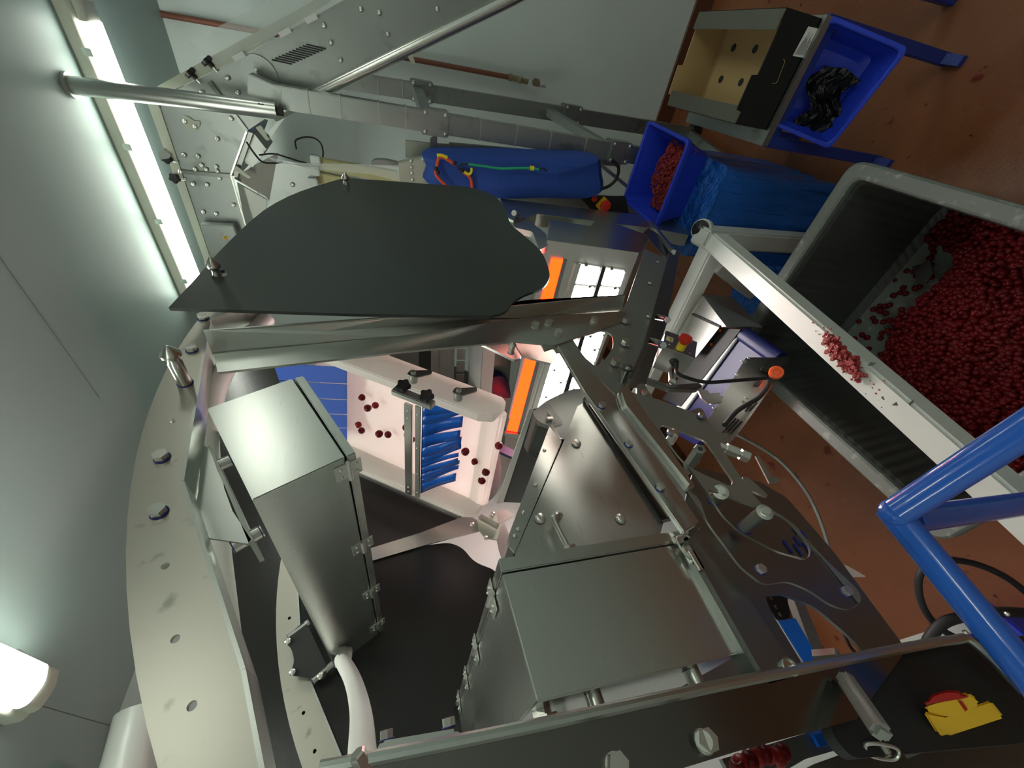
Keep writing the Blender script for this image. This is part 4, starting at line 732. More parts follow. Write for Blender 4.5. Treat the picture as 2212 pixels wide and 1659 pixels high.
skin([rect(.045, .70, .05), rect(.06, .12, .05)], 'outer_wall', 'grey_bin', PB)
skin([rect(.046, .70, .05), rect(0, .70, .07), rect(0, BZ - .008, .07), rect(.008, BZ, .065), rect(.050, BZ, .05), rect(.058, BZ - .008, .045), rect(.058, BZ - .03, .045)], 'rim', 'grey_bin', PB)
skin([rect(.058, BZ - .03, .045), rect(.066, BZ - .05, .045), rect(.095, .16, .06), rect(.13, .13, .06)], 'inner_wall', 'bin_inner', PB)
MB().slab(rect(.13, .131, .06), (0, 0, -.01)).build('bin_floor', 'grey_bin', PB)
for y in (BY0 + .04, BY1 - .14):
    for x in (BX0 + .05, BX1 - .15): MB().span((x, y, 0), (x + .10, y + .10, .125), bev=.008).build('foot', 'grey_bin', PB)
m = MB()
for k in range(2): m.slab(fillet([(BX0 + .3 + k * .4, BY0 + .045, .64), (BX0 + .45 + k * .4, BY0 + .045, .64), (BX0 + .42 + k * .4, BY0 + .045, .25), (BX0 + .33 + k * .4, BY0 + .045, .25)], .04), (0, -.02, 0))
m.build('side_rib', 'grey_bin', PB)
import numpy as np
def heap(x, y):
    t = max(0, min(1, (1.27 - x) / .42)); s = max(0, min(1, (.95 - y) / .5)); return .135 + .17 * t * t * (3 - 2 * t) * (.55 + .45 * s) + .03 * noise.noise(V((x * 5, y * 5, 1)))
pos = []
random.seed(5)
while len(pos) < 2900:
    x, y = random.uniform(BX0 + .11, BX1 - .13), random.uniform(BY0 + .11, BY1 - .12)
    if x > 1.06 + .10 * noise.noise(V((y * 6, 3, 0))) + (.20 if y < .36 else 0) + max(0, (.6 - y)) * .25 and random.random() < .93: continue
    pos.append((x, y, heap(x, y) + random.uniform(-.012, .010)))
pos.sort(key=lambda p: (p[0] ** 2 + p[1] ** 2) * .8 - p[2] + .5 * random.random())
for i, p in enumerate(pos[:300]):
    r = random.uniform(.011, .0145)
    b = put('raspberry', BM[random.random() < .18], V(p) + V((0, 0, .008)), rq(), scale=(r, r, r))
    tag(b, 'red raspberry lying loose in the grey pallet bin', 'raspberry', 'raspberries in the grey pallet bin')
def bulk(name, pts, mid_, rad, sub=2):
    me0 = berry_mesh('unit', mid_, sub, 2, .13); n0 = len(me0.vertices); co = np.empty(n0 * 3, np.float32); me0.vertices.foreach_get('co', co); co = co.reshape(-1, 3)
    fi = np.array([list(p.vertices) for p in me0.polygons], np.int32); rs = np.random.RandomState(4)
    q = rs.normal(size=(len(pts), 4)); q /= np.linalg.norm(q, axis=1)[:, None]
    allc, allf = [], []
    for i, p in enumerate(pts):
        w, x, y, z = q[i]; Rm = np.array([[1 - 2 * (y * y + z * z), 2 * (x * y - z * w), 2 * (x * z + y * w)], [2 * (x * y + z * w), 1 - 2 * (x * x + z * z), 2 * (y * z - x * w)], [2 * (x * z - y * w), 2 * (y * z + x * w), 1 - 2 * (x * x + y * y)]])
        allc.append(co @ Rm.T * rs.uniform(*rad) + np.array(p)); allf.append(fi + i * n0)
    me = bpy.data.meshes.new(name); me.from_pydata(np.concatenate(allc).tolist(), [], np.concatenate(allf).tolist())
    for p in me.polygons: p.use_smooth = True
    me.materials.append(MT[mid_]); return put(name, me, (0, 0, 0))
tag(bulk('raspberry_heap', pos[300:], 'berry', (.011, .0145)), 'deep heap of red raspberries in the grey pallet bin', 'raspberries', kind='stuff')
m = MB(); nx = 30; gv = [[m.bm.verts.new((BX0 + .1 + (BX1 - BX0 - .46) * i / nx, BY0 + .1 + (BY1 - BY0 - .2) * j / nx, heap(BX0 + .1 + (BX1 - BX0 - .46) * i / nx, BY0 + .1 + (BY1 - BY0 - .2) * j / nx) - .012)) for j in range(nx + 1)] for i in range(nx + 1)]
for i in range(nx):
    for j in range(nx): m.bm.faces.new((gv[i][j], gv[i + 1][j], gv[i + 1][j + 1], gv[i][j + 1]))
tag(m.build('berry_mush', 'pulp'), 'wet crushed berry mush under the heap in the grey bin', 'berry mush', kind='stuff')
sc = [(1.202,0.458,0.24),(1.179,0.433,0.24),(1.168,0.405,0.24),(1.142,0.421,0.24),(1.112,0.447,0.24),(1.11,0.469,0.24),(1.102,0.494,0.24),(1.13,0.513,0.24),(1.156,0.492,0.24)]
tag(MB().slab(sc, (0, 0, .006)).build('black_scrap', 'card_black'), 'torn black scrap lying on the raspberries at the bin corner', 'scrap')
# ------------------------------------------------------------------ trolley with carton and tilted crate
TR = thing('trolley', (2.1, -.1, 0), 'dark blue trolley stand with grey steel shelf holding a carton', 'trolley')
SZ = .875
MB().span((1.80, -.33, SZ - .02), (2.46, .14, SZ), bev=.002).build('shelf', 'galv', TR)
MB().span((1.795, -.33, SZ - .03), (1.81, .14, SZ + .004)).build('shelf_edge', 'galv', TR)
for y in (-.315, .12):
    MB().bar((1.83, y, SZ - .03), (1.83, y, .02), .035, .05, (0, 1, 0), .004).build('leg', 'blue_trolley', TR)
    MB().bar((2.42, y, SZ - .03), (2.42, y, .02), .05, .05, (0, 1, 0), .004).build('leg', 'blue_trolley', TR)
    MB().slab([(1.85, y - .02, .10), (1.85, y - .02, 0), (1.76, y - .02, -.0), (1.76, y - .02, .03)], (0, .04, 0)).build('foot', 'blue_trolley', TR)
MB().bar((1.84, -.325, .80), (1.84, .125, .80), .04, .04, (0, 0, 1), .003).build('crossbar', 'blue_trolley', TR)
T2 = thing('trolley', (2.2, -.9, 0), 'second dark blue trolley leg at the top edge of the photo', 'trolley')
for q in (((2,-0.524,0.317), (2,-0.544,-0.188)),): MB().bar(q[0], q[1], .05, .05, (0, 1, 0), .004).build('leg', 'blue_trolley', T2)
CA = thing('carton', (2.1, -.1, SZ), 'open black cardboard carton with brown inside and white label on the trolley shelf', 'carton')
x0, x1, y0, y1, z0, z1 = 1.815, 2.40, -.315, .075, SZ + .002, SZ + .20; t = .006
fr = [(x0, y0, z0), (x0, y1, z0), (x0, y1, z1 - .01), (x0, .03, z1 - .01), (x0, .025, z1 + .02), (x0, -.10, z1 + .02), (x0, -.105, z1 - .01), (x0, y0, z1 - .01)]
MB().slab(fr, (t, 0, 0)).build('front_wall', 'card_black', CA)
MB().slab([V(p) + V((x1 - x0 - t, 0, 0)) for p in fr], (t, 0, 0)).build('back_wall', 'card', CA)
MB().span((x0, y0, z0), (x1, y1, z0 + t)).build('base', 'card', CA)
for y in (y0, y1 - t): MB().span((x0 + t, y, z0), (x1 - t, y + t, z1)).build('side_wall', 'card', CA)
for y, s in ((y0, -1), (y1, 1)): MB().slab([(x0, y, z1 - .002), (x1, y, z1 - .002), (x1, y + s * -.065, z1 + .002), (x0, y - s * .065, z1 + .002)], (0, 0, .003)).build('side_flap', 'card_edge', CA, 'dark printed side flap')
for y in (y0 - .003, y1 + .0003): MB().span((x0, y, z0), (x1, y + .0025, z1)).build('outer_print', 'card_black', CA)
for i in range(3):
    for j in range(3): MB().cyl((2.28 - i * .16, -.21 + j * .13, z0 + t + .0005), (2.28 - i * .16, -.21 + j * .13, z0 + t + .0015), .017).build('vent_hole', 'black_matt', CA)
lb = MB().slab([(1.812,-0.285,0.93),(1.812,-0.287,0.876),(1.812,-0.193,0.861),(1.812,-0.189,0.937)], (-.001, 0, 0)).build('label', 'paper', CA, 'white printed label')
m = MB(); A = [V(p) for p in [(1.81,-0.28,0.922),(1.81,-0.282,0.881),(1.811,-0.196,0.871),(1.81,-0.192,0.936)]]
for i in range(9):
    t0 = .1 + .09 * i; 
    a, b = lerp(A[0], A[1], t0), lerp(A[3], A[2], t0); e = .55 + .4 * ((i * 7) % 5) / 5
    a2, b2 = lerp(A[0], A[1], t0 + .03), lerp(A[3], A[2], t0 + .03)
    m.slab([lerp(b, a, .04), lerp(b, a, e), lerp(b2, a2, e), lerp(b2, a2, .04)], (-.0005, 0, 0))
m.build('label_print', 'ink', lb)
m = MB(); m.tube([V(p) for p in [(1.811,-0.172,0.978),(1.811,-0.164,0.964),(1.811,-0.127,0.958),(1.811,-0.095,0.954),(1.811,-0.089,0.976)]], .0012, 6, 4); m.build('hand_cut', 'card', CA)
def crate(name, origin, ux, uy, un, L, Wd, Hh, label, group=None, taper=.05):
    """open stacking crate: rim L x Wd centred at origin, opening along un, depth Hh"""
    o = thing(name, origin, label, 'crate', group); O = V(origin); ux, uy, un = V(ux).normalized(), V(uy).normalized(), V(un).normalized()
    def lp(dx, d, r=.03): 
        a, b = L / 2 + dx, Wd / 2 + dx
        return fillet([O + ux * sx * a + uy * sy * b - un * d for sx, sy in ((1, 1), (-1, 1), (-1, -1), (1, -1))], r, 5)
    skin([lp(.0, .03), lp(.018, .03), lp(.018, .003), lp(.015, 0), lp(.004, 0), lp(0, .004), lp(-.004, .03)], 'rim', 'blue_crate', o)
    skin([lp(-.002, .008), lp(-taper, Hh - .03), lp(-taper - .03, Hh - .012)], 'inner', 'blue_crate', o, True)
    skin([lp(.004, .03), lp(-taper + .006, Hh - .02), lp(-taper, Hh)], 'outer', 'blue_crate', o, True)
    for s in (-1, 1):
        c = O + ux * s * (L / 2 + .004) - un * .018
        MB().box(c, (.02, .16, .02), Matrix((ux, uy, un)).transposed(), .004).build('handle', 'blue_crate', o)
    return o
c1, c2, c3, c4 = V((1.80, -.31, .86)), V((1.644, -.275, .60)), V((1.673, .086, .60)), V((1.83, .03, .86))
cen = (c1 + c2 + c3 + c4) / 4; ux = ((c2 + c3) - (c1 + c4)); uy = ((c4 + c3) - (c1 + c2)); ux.normalize(); uy = (uy - ux * uy.dot(ux)).normalized(); un = uy.cross(ux)
if un.x > 0: un = -un
crate('crate', cen, ux, uy, un, .32, .35, .17, 'blue plastic crate tilted on the trolley with black plastic film inside', taper=.035)
random.seed(2); m = MB(); fc = cen + uy * .05 + ux * .045 - un * .11
g = []
for i in range(15):
    row = []
    for j in range(15):
        a, b = (i / 14 - .5), (j / 14 - .5); h = noise.noise(V((a * 5, b * 6, 2))) * .05 + .03
        row.append(m.bm.verts.new(fc + uy * a * .25 * (1 - .3 * abs(b)) + ux * (b * .17 + a * .08 + .03 * math.sin(a * 9)) + un * h))
    g.append(row)
for i in range(14):
    for j in range(14): m.bm.faces.new((g[i][j], g[i + 1][j], g[i + 1][j + 1], g[i][j + 1]))
fl = tag(m.build('plastic_film', 'film_black'), 'crumpled black plastic film in the tilted blue crate', 'plastic film'); md = fl.modifiers.new('solid', 'SOLIDIFY'); md.thickness = .002
# ------------------------------------------------------------------ pulp crate on the blue-wrapped stack
cc = V((2.34, .42, 1.06)); ux = V((-.995, .06, -.05)); uy = V((.03, .99, -.02))
crate('crate', cc, ux, uy, V((-.12, -.03, .99)), .40, .44, .24, 'blue crate holding pink berry pulp, standing on the blue plastic-wrapped stack', taper=.04)
random.seed(8); m = MB()
m.slab([cc + ux * a * .28 + uy * b * .33 + V((-.01, 0, -.125)) for a, b in ((-.18, -.5), (.5, -.5), (.5, .5), (-.18, .5))], (0, 0, .025))
for i in range(1500):
    a, b = random.uniform(-.5, .5), random.uniform(-.5, .5)
    z = -.10 + .035 * (1 - 4 * b * b) + .02 * noise.noise(V((a * 6, b * 6, 0)))
    if a < -.2 + .25 * noise.noise(V((b * 4, 0, 4))): continue
    r = random.uniform(.004, .009); m.ball(cc + ux * a * .33 + uy * b * .38 + V((-.01, 0, z + random.uniform(-.01, .006))), (r * 1.2, r, r * .8), 1)
tag(m.build('berry_pulp', 'pulp', smooth_=True), 'pink berry pulp piled in the blue crate by the white wall', 'berry pulp', kind='stuff')
m = MB(); loops = []
for k, z in enumerate([.0, .12, .3, .5, .68, .78, .815, .82]):
    x0, x1, y0, y1 = 1.96 + (.0 if z < .7 else .02), 2.62, .29 - .02 * k / 7, .80; row = []
    per = fillet([(x0, y0, z), (x1, y0, z), (x1, y1, z), (x0, y1, z)], .05, 4); per2 = []
    for i, p in enumerate(per):
        q = per[(i + 1) % len(per)]; n_ = max(1, int((q - p).length / .03))
        per2 += [lerp(p, q, j / n_) for j in range(n_)]
    ctr = V((2.29, .55, z))
    for p in per2:
        d = p - ctr; w = 1 + (.06 * noise.noise(V((p.x * 9 + p.y * 9, p.z * 2.2, 1))) + .05 * noise.noise(V((p.x * 22 + p.y * 22, p.z * 3, 7))) + (.10 * (1 - z / .3) if z < .3 else 0) * (noise.noise(V((p.x * 7, p.y * 7, 9))) + .4)) * (0.35 if k == 7 else 1)
        row.append(V((ctr.x + d.x * w * (1 if k < 6 else .97), ctr.y + d.y * w, z + .004)))
    loops.append(row)
n_ = min(len(l) for l in loops); loops = [[l[int(i * len(l) / n_)] for i in range(n_)] for l in loops]
st_ = skin(loops, 'wrapped_stack', 'blue_film', None, True)
for p in st_.data.polygons: p.use_smooth = True
tag(st_, 'stack wrapped in wrinkled shiny blue plastic sheet, standing on the floor behind the white leg', 'wrapped stack')
tag(MB().slab(fillet([(2.182,0.849,0.012),(2.022,0.71,0.012),(1.786,0.8,0.012),(1.686,1.173,0.012),(2.167,1.407,0.012),(2.236,1.104,0.012)], .03), (0, 0, .03), bev=.006).build('blue_sheet', 'blue_film'), 'blue plastic sheet on the floor under the white frame', 'plastic sheet')
# ------------------------------------------------------------------ blue guard rail near the camera, hoses behind it
GR = thing('guard_rail', (0.143,0.44,1.912), 'blue painted tubular guard rail corner in the near right of the photo', 'guard rail')
j = V((0.143,0.44,1.912))
MB().tube([j, (0.148,0.198,1.869)], .0205, 18, 0).build('top_tube', 'blue_paint', GR)
MB().tube([j + V((.01, .005, -.005)), (-0.124,0.514,1.872)], .0205, 18, 0).build('end_tube', 'blue_paint', GR)
MB().tube([(0.135,0.457,1.877), (0.109,0.545,0.862)], .021, 18, 0).build('post_tube', 'blue_paint', GR)
MB().ball(j, .0215, 3).build('weld', 'blue_paint', GR)
HS = thing('hose', (0.046,1.372,0.644), 'coiled black hose hanging behind the blue guard rail', 'hose')
MB().tube([(0.008,1.264,0.313),(0.088,1.22,0.413),(0.154,1.201,0.531),(0.193,1.213,0.651),(0.181,1.258,0.722),(0.13,1.32,0.735),(0.061,1.382,0.705),(-0.006,1.424,0.63),(-0.051,1.427,0.528),(-0.1,1.385,0.321)], .012, 12, 8).build('coil', 'rubber', HS)
MB().tube([(-0.028,1.444,0.793),(0.005,1.394,0.765),(0.027,1.346,0.712),(0.022,1.313,0.628),(0.001,1.283,0.51),(-0.033,1.267,0.394)], .018, 12, 8).build('coil', 'rubber', HS)
for p in [(-0.017,1.342,0.667),(-0.01,1.266,0.516),(-0.032,1.353,0.653)]: MB().ball(p, .009).build('hose_clip', 'bolt_steel', HS)
# ------------------------------------------------------------------ emergency-stop station on its bracket
ES = thing('stop_station', (0.773,0.62,1.813), 'small steel emergency-stop box with red mushroom button on a bent bracket', 'emergency stop box')
eb = MB().slab(fillet([(0.919,0.62,1.755),(0.849,0.62,1.678),(0.764,0.62,1.748),(0.83,0.62,1.824)], .004), (0, .09, 0), bev=.003).build('enclosure', 'steel_dull', ES)
MB().slab([(0.912,0.619,1.764),(0.845,0.619,1.681),(0.76,0.619,1.751),(0.826,0.619,1.828)], (0, .004, 0)).build('lid', 'steel', ES)
q = V((0.807,0.617,1.777)); MB().lathe(q, (0, -1, 0), [(0, .014), (.022, .014), (.024, .011)], 20).build('collar', 'yellow_plastic', ES, 'yellow button collar')
MB().lathe(q + V((0, -.022, 0)), (0, -1, 0), [(0, .012), (.008, .015), (.012, .020), (.020, .021), (.026, .018), (.028, .008)], 22).build('button', 'red_plastic', ES, 'red mushroom button')
for p in [(0.9,0.617,1.746),(0.832,0.617,1.801),(0.843,0.617,1.706),(0.784,0.617,1.755)]: rivet(p, (0, -1, 0), .003, ES)
wl = MB().slab([(0.882,0.618,1.777),(0.868,0.618,1.761),(0.845,0.618,1.779),(0.861,0.618,1.796)], (0, -.0006, 0)).build('warning_label', 'paper', ES, 'white label with yellow warning triangle')
MB().slab([(0.872,0.616,1.783),(0.864,0.616,1.768),(0.846,0.616,1.785)], (0, -.0005, 0)).build('triangle', 'yellow_plastic', wl); MB().slab([(0.864,0.615,1.777),(0.863,0.615,1.775),(0.851,0.615,1.784),(0.851,0.615,1.785)], (0, -.0004, 0)).build('symbol', 'ink', wl)
g0 = V((0.8,0.66,1.784)); MB().lathe(g0, (-1, .0, .1), [(-.01, .013), (.012, .013), (.014, .009), (.022, .007)], 8).build('cable_gland', 'black_matt', ES)
MB().tube([g0 + V((-.02, 0, 0))] + list([(0.709,0.63,1.847),(0.68,0.63,1.821),(0.66,0.63,1.769),(0.661,0.63,1.664),(0.663,0.63,1.571),(0.665,0.63,1.535)]), .0055, 10, 8).build('cable', 'rubber', ES)
MB().slab(fillet([(0.973,0.7,1.771),(0.952,0.7,1.749),(0.806,0.7,1.862),(0.78,0.7,1.888),(0.74,0.7,1.829),(0.734,0.7,1.812),(0.736,0.7,1.71),(0.721,0.7,1.699),(0.706,0.7,1.737),(0.718,0.7,1.834),(0.774,0.7,1.903),(0.794,0.7,1.9)], .008), (0, .02, 0), bev=.003).build('bracket', 'steel_dark', ES)
MB().cyl((0.789,0.69,1.781), (0.734,0.69,1.817), .011).build('spacer', 'steel_bright', ES)
# ------------------------------------------------------------------ outfeed conveyor with blue roller under the machine
OC = thing('outfeed_conveyor', (1.35, 1.2, .85), 'small outfeed conveyor with dark blue roller and orange-capped drive, beside the stop box', 'conveyor')
MB().slab([(1.3,0.907,0.93),(1.035,0.866,0.93),(1.113,1.592,0.93),(1.54,1.797,0.93)], (0, 0, -.05), bev=.01).build('belt', 'blue_roller', OC)
MB().cyl((1.279,0.893,0.915), (1.05,0.878,0.905), .038).build('roller', 'blue_roller', OC)
MB().slab([(1.31,0.952,0.95),(1.275,0.909,0.95),(1.305,1.467,0.95),(1.376,1.509,0.95)], (0, 0, -.02), bev=.003).build('guide_strip', 'trunking', OC)
MB().slab([(1.396,0.93,0.955),(1.278,0.863,0.955),(1.342,1.475,0.955),(1.497,1.558,0.955)], (0, 0, -.03)).build('side_frame', 'black_matt', OC)
MB().slab([(1.565,0.829,1),(1.328,0.877,1),(1.36,0.903,1),(1.393,1.128,1),(1.478,1.169,1),(1.597,1.118,1),(1.58,0.95,1)], (0, 0, -.006)).build('guard_face', 'steel_bright', OC)
MB().sheet([(1.574,0.828,1)] + [(1.508,0.803,0.86),(1.254,0.831,0.86)] + [(1.324,0.877,1)], .005).build('guard_skirt', 'steel_dark', OC)
MB().bar((1.566,0.948,1.004), (1.353,0.896,1.004), .014, .006, (0, 0, 1)).build('guard_seam', 'rubber', OC)
for p in [(1.38,0.937,0.957),(1.382,1.03,0.957)]: MB().cyl(p, V(p) + V((0, 0, .003)), .008).build('guard_hole', 'orange_plastic', OC)
dp_h = []
dp = MB().slab(fillet([(1.05,0.86,1.121),(1.04,0.86,0.912),(1.005,0.86,0.907),(0.95,0.86,0.996),(0.647,0.86,1.499),(0.572,0.86,1.64),(0.613,0.86,1.656),(0.639,0.86,1.703),(0.713,0.86,1.59)], .01), (0, .006, 0)).build('drive_plate', 'steel', OC)
for a, b, n, dx, dy in (((1632,818), (1650,822), 6, -2.4, 3), ((1630,872), (1612,895), 5, -5, 4), ((1596,900), (1574,930), 9, -4.5, 5)):
    pass
for q in ([(0.696,0.855,1.473),(0.689,0.855,1.471),(0.645,0.855,1.553),(0.651,0.855,1.554)], [(0.703,0.855,1.48),(0.696,0.855,1.477),(0.652,0.855,1.562),(0.659,0.855,1.562)], [(0.686,0.855,1.469),(0.679,0.855,1.466),(0.636,0.855,1.549),(0.642,0.855,1.549)], [(0.771,0.855,1.318),(0.764,0.855,1.318),(0.727,0.855,1.385),(0.735,0.855,1.385)], [(0.777,0.855,1.329),(0.77,0.855,1.329),(0.733,0.855,1.395),(0.741,0.855,1.395)], [(0.889,0.855,1.205),(0.886,0.855,1.203),(0.858,0.855,1.249),(0.863,0.855,1.249)], [(0.889,0.855,1.194),(0.885,0.855,1.191),(0.857,0.855,1.237),(0.863,0.855,1.237)], [(0.888,0.855,1.182),(0.885,0.855,1.18),(0.856,0.855,1.226),(0.862,0.855,1.226)]):
    MB().slab(q, (0, -.001, 0)).build('vent_slot', 'black_matt', dp)
MB().slab(fillet([(0.949,0.852,1.143),(1.002,0.852,1.053),(1.017,0.852,0.941),(0.99,0.852,0.935),(0.947,0.852,1.006),(0.922,0.852,1.116)], .01), (0, -.02, 0), bev=.003).build('drive_mount', 'black_matt', OC)
q = V((0.902,0.83,1.113)); MB().lathe(q, V((0.863,0.78,1.171)) - q, [(0, .026), (.02, .028), (.035, .024), (.036, .014), (.03, .012)], 24).build('drive_cap', 'orange_plastic', OC, 'orange round cap')
for p in [(1.031,0.85,1.131),(0.925,0.85,1.287),(0.956,0.85,1.09),(1.007,0.85,0.925),(1.013,0.85,1.184),(0.805,0.85,1.465),(0.752,0.85,1.541),(0.79,0.85,1.356)]: rivet(p, (0, -1, 0), .007, OC)
MB().tube([(0.839,0.8,1.235),(0.796,0.8,1.281),(0.743,0.8,1.371),(0.71,0.8,1.461),(0.682,0.8,1.531),(0.631,0.8,1.622)], .008, 10, 8).build('drive_cable', 'rubber', OC)
MB().slab(fillet([(0.847,0.84,1.552),(0.839,0.84,1.511),(0.819,0.84,1.517),(0.82,0.84,1.466),(0.771,0.84,1.494),(0.767,0.84,1.56),(0.797,0.84,1.567)], .008), (0, .006, 0)).build('drive_bracket', 'steel', OC)
tag(MB().tube([(0.914,1.227,1.06),(0.837,1.258,0.943),(0.756,1.3,0.838),(0.637,1.384,0.735),(0.529,1.476,0.676),(0.427,1.572,0.639)], .008, 10, 8).build('grey_hose', 'galv'), 'thin grey hose curving over the floor between the steel plates and the bin', 'hose')
tag(MB().slab([(0.451,0.72,1.712),(0.45,0.72,1.7),(0.383,0.72,1.717),(0.378,0.72,1.7),(0.367,0.72,1.707),(0.367,0.72,1.742)], (0, .004, 0)).build('strap_bracket', 'steel_dull'), 'small flat steel tab with screw beside the hose fitting', 'bracket')
tag(MB().slab(fillet([(0.162,0.72,1.747),(0.151,0.72,1.725),(0.129,0.72,1.706),(0.122,0.72,1.701),(0.129,0.72,1.737),(0.146,0.72,1.752)], .004), (0, .002, 0)).build('clear_tape', 'acrylic'), 'scrap of clear tape hanging off the steel back plate', 'tape')
# ------------------------------------------------------------------ isolator switch at the lower right and belts below the near beam
IS = thing('isolator_switch', (-0.084,0.606,1.896), 'yellow rotary isolator switch with red handle on the dark panel', 'switch')
MB().slab([(-0.064,0.598,1.965),(-0.076,0.598,1.935),(-0.078,0.572,1.872),(-0.099,0.587,1.855),(-0.096,0.624,1.943)], V((-0.087,0.626,1.871)) - V((-0.082,0.594,1.911)), bev=.003).build('base', 'yellow_switch', IS)
MB().slab([(-0.064,0.588,1.972),(-0.058,0.582,1.971),(-0.061,0.559,1.915),(-0.071,0.564,1.902),(-0.077,0.57,1.899),(-0.083,0.588,1.925),(-0.075,0.589,1.947)], V((-0.085,0.613,1.887)) - V((-0.081,0.584,1.922)), bev=.003).build('body', 'yellow_switch', IS)
MB().slab(fillet([(-0.058,0.579,1.976),(-0.051,0.567,1.966),(-0.052,0.559,1.946),(-0.057,0.557,1.93),(-0.062,0.56,1.924),(-0.065,0.56,1.917),(-0.066,0.563,1.919)], .004), V((-0.084,0.607,1.895)) - V((-0.08,0.581,1.926)), bev=.003).build('handle', 'dark_red', IS, 'dark red turning handle')
MB().slab([(-0.066,0.569,1.93),(-0.067,0.568,1.925),(-0.077,0.576,1.917),(-0.078,0.578,1.921)], V((-0.081,0.588,1.919)) - V((-0.08,0.581,1.926))).build('pointer', 'dark_red', IS)
tag(MB().slab([(-0.064,0.656,1.982),(-0.068,0.629,1.912),(-0.109,0.66,1.882),(-0.109,0.691,1.949)], V((-0.095,0.671,1.91)) - V((-0.094,0.661,1.921))).build('switch_panel', 'card_edge'), 'dark switch panel below the square shaft', 'panel')
LB = thing('belt_conveyor', (.1, .8, 1.9), 'bright blue belt conveyor carrying berries below the near steel beam', 'conveyor')
MB().slab([(0.048,0.78,2.025),(0.053,0.78,1.995),(0.017,0.78,1.998),(-0.01,0.78,2.025),(-0.005,0.78,2.154),(0.032,0.78,2.124)], (0, .01, 0)).build('belt', 'blue_belt', LB)
MB().slab([(-0.044,0.8,2.173),(-0.055,0.8,1.978),(-0.068,0.8,1.877),(-0.091,0.8,1.885),(-0.08,0.8,2.027),(-0.087,0.8,2.171)], (0, .01, 0)).build('frame', 'galv', LB)
MB().slab([(-0.058,0.79,1.994),(-0.065,0.79,1.896),(-0.086,0.79,1.91),(-0.073,0.79,1.996)], (0, .008, 0)).build('side_strip', 'blue_belt', LB)
MB().slab([(-0.111,1.098,1.852),(-0.106,1.066,1.792),(-0.117,1.023,1.671),(-0.142,1.014,1.593),(-0.156,1.058,1.654),(-0.152,1.145,1.855)], (0, .003, 0)).build('clear_cover', 'acrylic', LB, 'clear plastic cover')
m = MB(); m.box((-0.083,0.625,2.044), (.014, .02, .01), bev=.003); m.tube([(-0.072,0.618,2.07),(-0.076,0.613,2.052),(-0.087,0.616,2.029),(-0.094,0.626,2.036),(-0.083,0.627,2.065)], .0025, 8, 5, True); m.build('cover_latch', 'bolt_steel', LB)
for i, p in enumerate([(0.025,0.76,2.127),(0.024,0.76,2.111),(0.024,0.76,2.099),(0.025,0.76,2.084),(0.024,0.76,2.068),(0.026,0.76,2.054),(0.018,0.76,2.056),(-0.054,0.76,2.17),(-0.054,0.76,2.154),(-0.054,0.76,2.138),(-0.055,0.76,2.124),(-0.059,0.76,2.114),(-0.06,0.76,2.091),(-0.063,0.76,2.104),(-0.055,0.76,2.176)]):
    b = put('raspberry', BM[i % 2], p, rq(), scale=(.011,) * 3); tag(b, 'red raspberry on the blue belt below the near beam', 'raspberry', 'raspberries on the low blue belt')
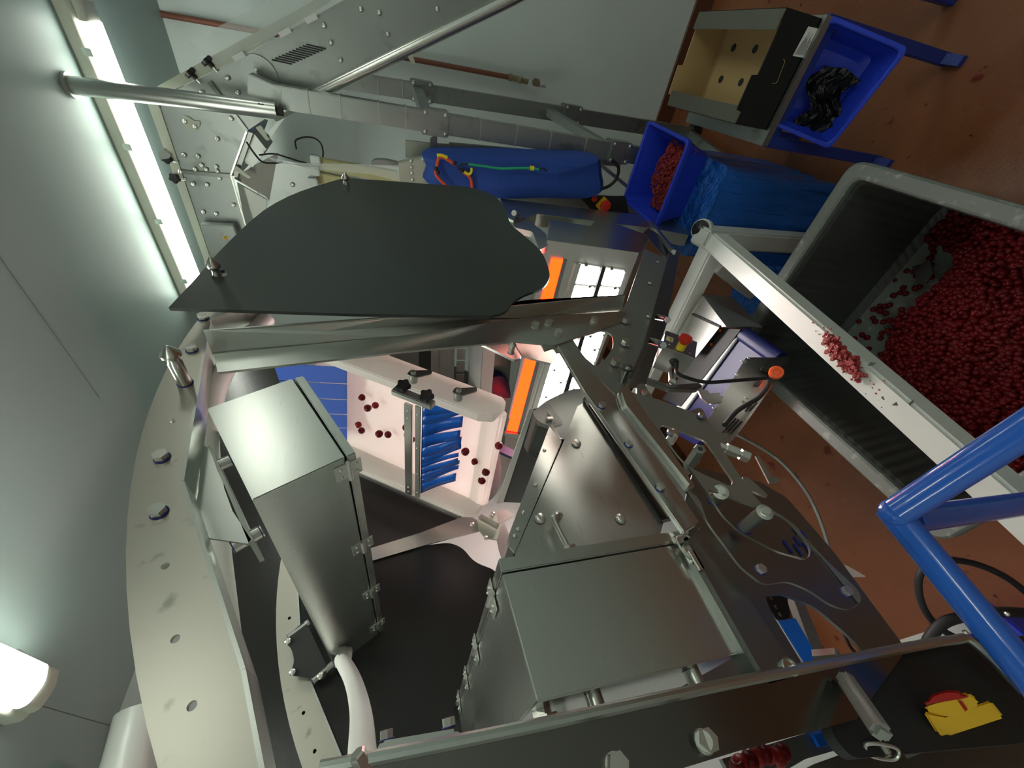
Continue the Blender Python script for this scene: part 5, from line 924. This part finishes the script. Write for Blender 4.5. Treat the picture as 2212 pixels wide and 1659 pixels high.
# ------------------------------------------------------------------ machinery seen between chute and light box
RB = thing('rear_light_rack', (1.9, 1.2, 2.2), 'rack of vertical steel strips and mirrored lamp rows seen through the gap above the chute', 'light rack')
def strip(x, a, b, w, m_, name, y0=735, y1=935): 
    pass
rk = ((1.80, [(1.8,1.163,2.662),(1.8,1.164,2.508),(1.8,2.159,2.504),(1.8,2.135,2.675)], 'steel_dark', 'dark_panel'), (1.79, [(1.79,1.129,2.509),(1.79,1.128,2.444),(1.79,2.159,2.425),(1.79,2.147,2.505)], 'black_gloss', 'dark_strip'), (1.78, [(1.78,1.122,2.445),(1.78,1.122,2.406),(1.78,2.153,2.381),(1.78,2.147,2.426)], 'steel', 'steel_strip'),
      (1.79, [(1.79,1.128,2.405),(1.79,1.128,2.315),(1.79,2.181,2.273),(1.79,2.166,2.38)], 'steel_dull', 'brown_strip'), (1.77, [(1.77,1.115,2.241),(1.77,1.115,2.156),(1.77,2.183,2.093),(1.77,2.173,2.163)], 'steel', 'steel_strip'), (1.76, [(1.76,1.109,2.158),(1.76,1.109,2.085),(1.76,2.182,2.019),(1.76,2.171,2.096)], 'white_paint', 'pale_strip'))
for x, q, m_, n_ in rk: MB().slab(q, (.02, 0, 0)).build(n_, m_, RB)
mq = [V(p) for p in [(1.77,1.116,2.304),(1.77,1.116,2.259),(1.77,1.877,2.219),(1.77,1.871,2.276)]]
for i in range(8):
    a, b = i / 8 + .01, (i + 1) / 8 - .01
    MB().slab([lerp(mq[0], mq[3], a), lerp(mq[1], mq[2], a), lerp(mq[1], mq[2], b), lerp(mq[0], mq[3], b)], (.004 + .006 * (i % 2), 0, 0), bev=.001).build('lamp_mirror', 'steel_bright', RB)
MB().slab([(2,1.294,2.111),(2,1.295,1.899),(2,2.502,1.776),(2,2.473,1.981)], (.02, 0, 0)).build('back_plate', 'steel_dark', RB)
tag(MB().slab(fillet([(1.95,1.695,2.011),(1.95,1.686,1.93),(1.95,1.768,1.866),(1.95,1.907,1.829),(1.95,1.896,1.965)], .02), (.03, 0, 0)).build('blue_guard', 'blue_roller'), 'dark blue guard behind the red light bar', 'guard')
tag(MB().slab([(1.381,1.7,2.093),(1.301,1.7,2.001),(1.254,1.7,2.022),(1.313,1.7,2.1)], (0, .02, 0)).build('blue_bracket', 'blue_roller'), 'dark blue bracket in the gap right of the chute end', 'bracket')

crate('crate', V((-0.282,1.612,0.3)), (1, .1, 0), (-.1, 1, 0), (0, 0, 1), .60, .40, .28, 'blue crate on the floor beyond the dark control panel, behind the guard rail')
MB().bar((0.006,1.698,0.579), (-0.006,1.571,0.271), .05, .05, (0, 1, 0), .006).build('end_beam', 'white_paint', SF)
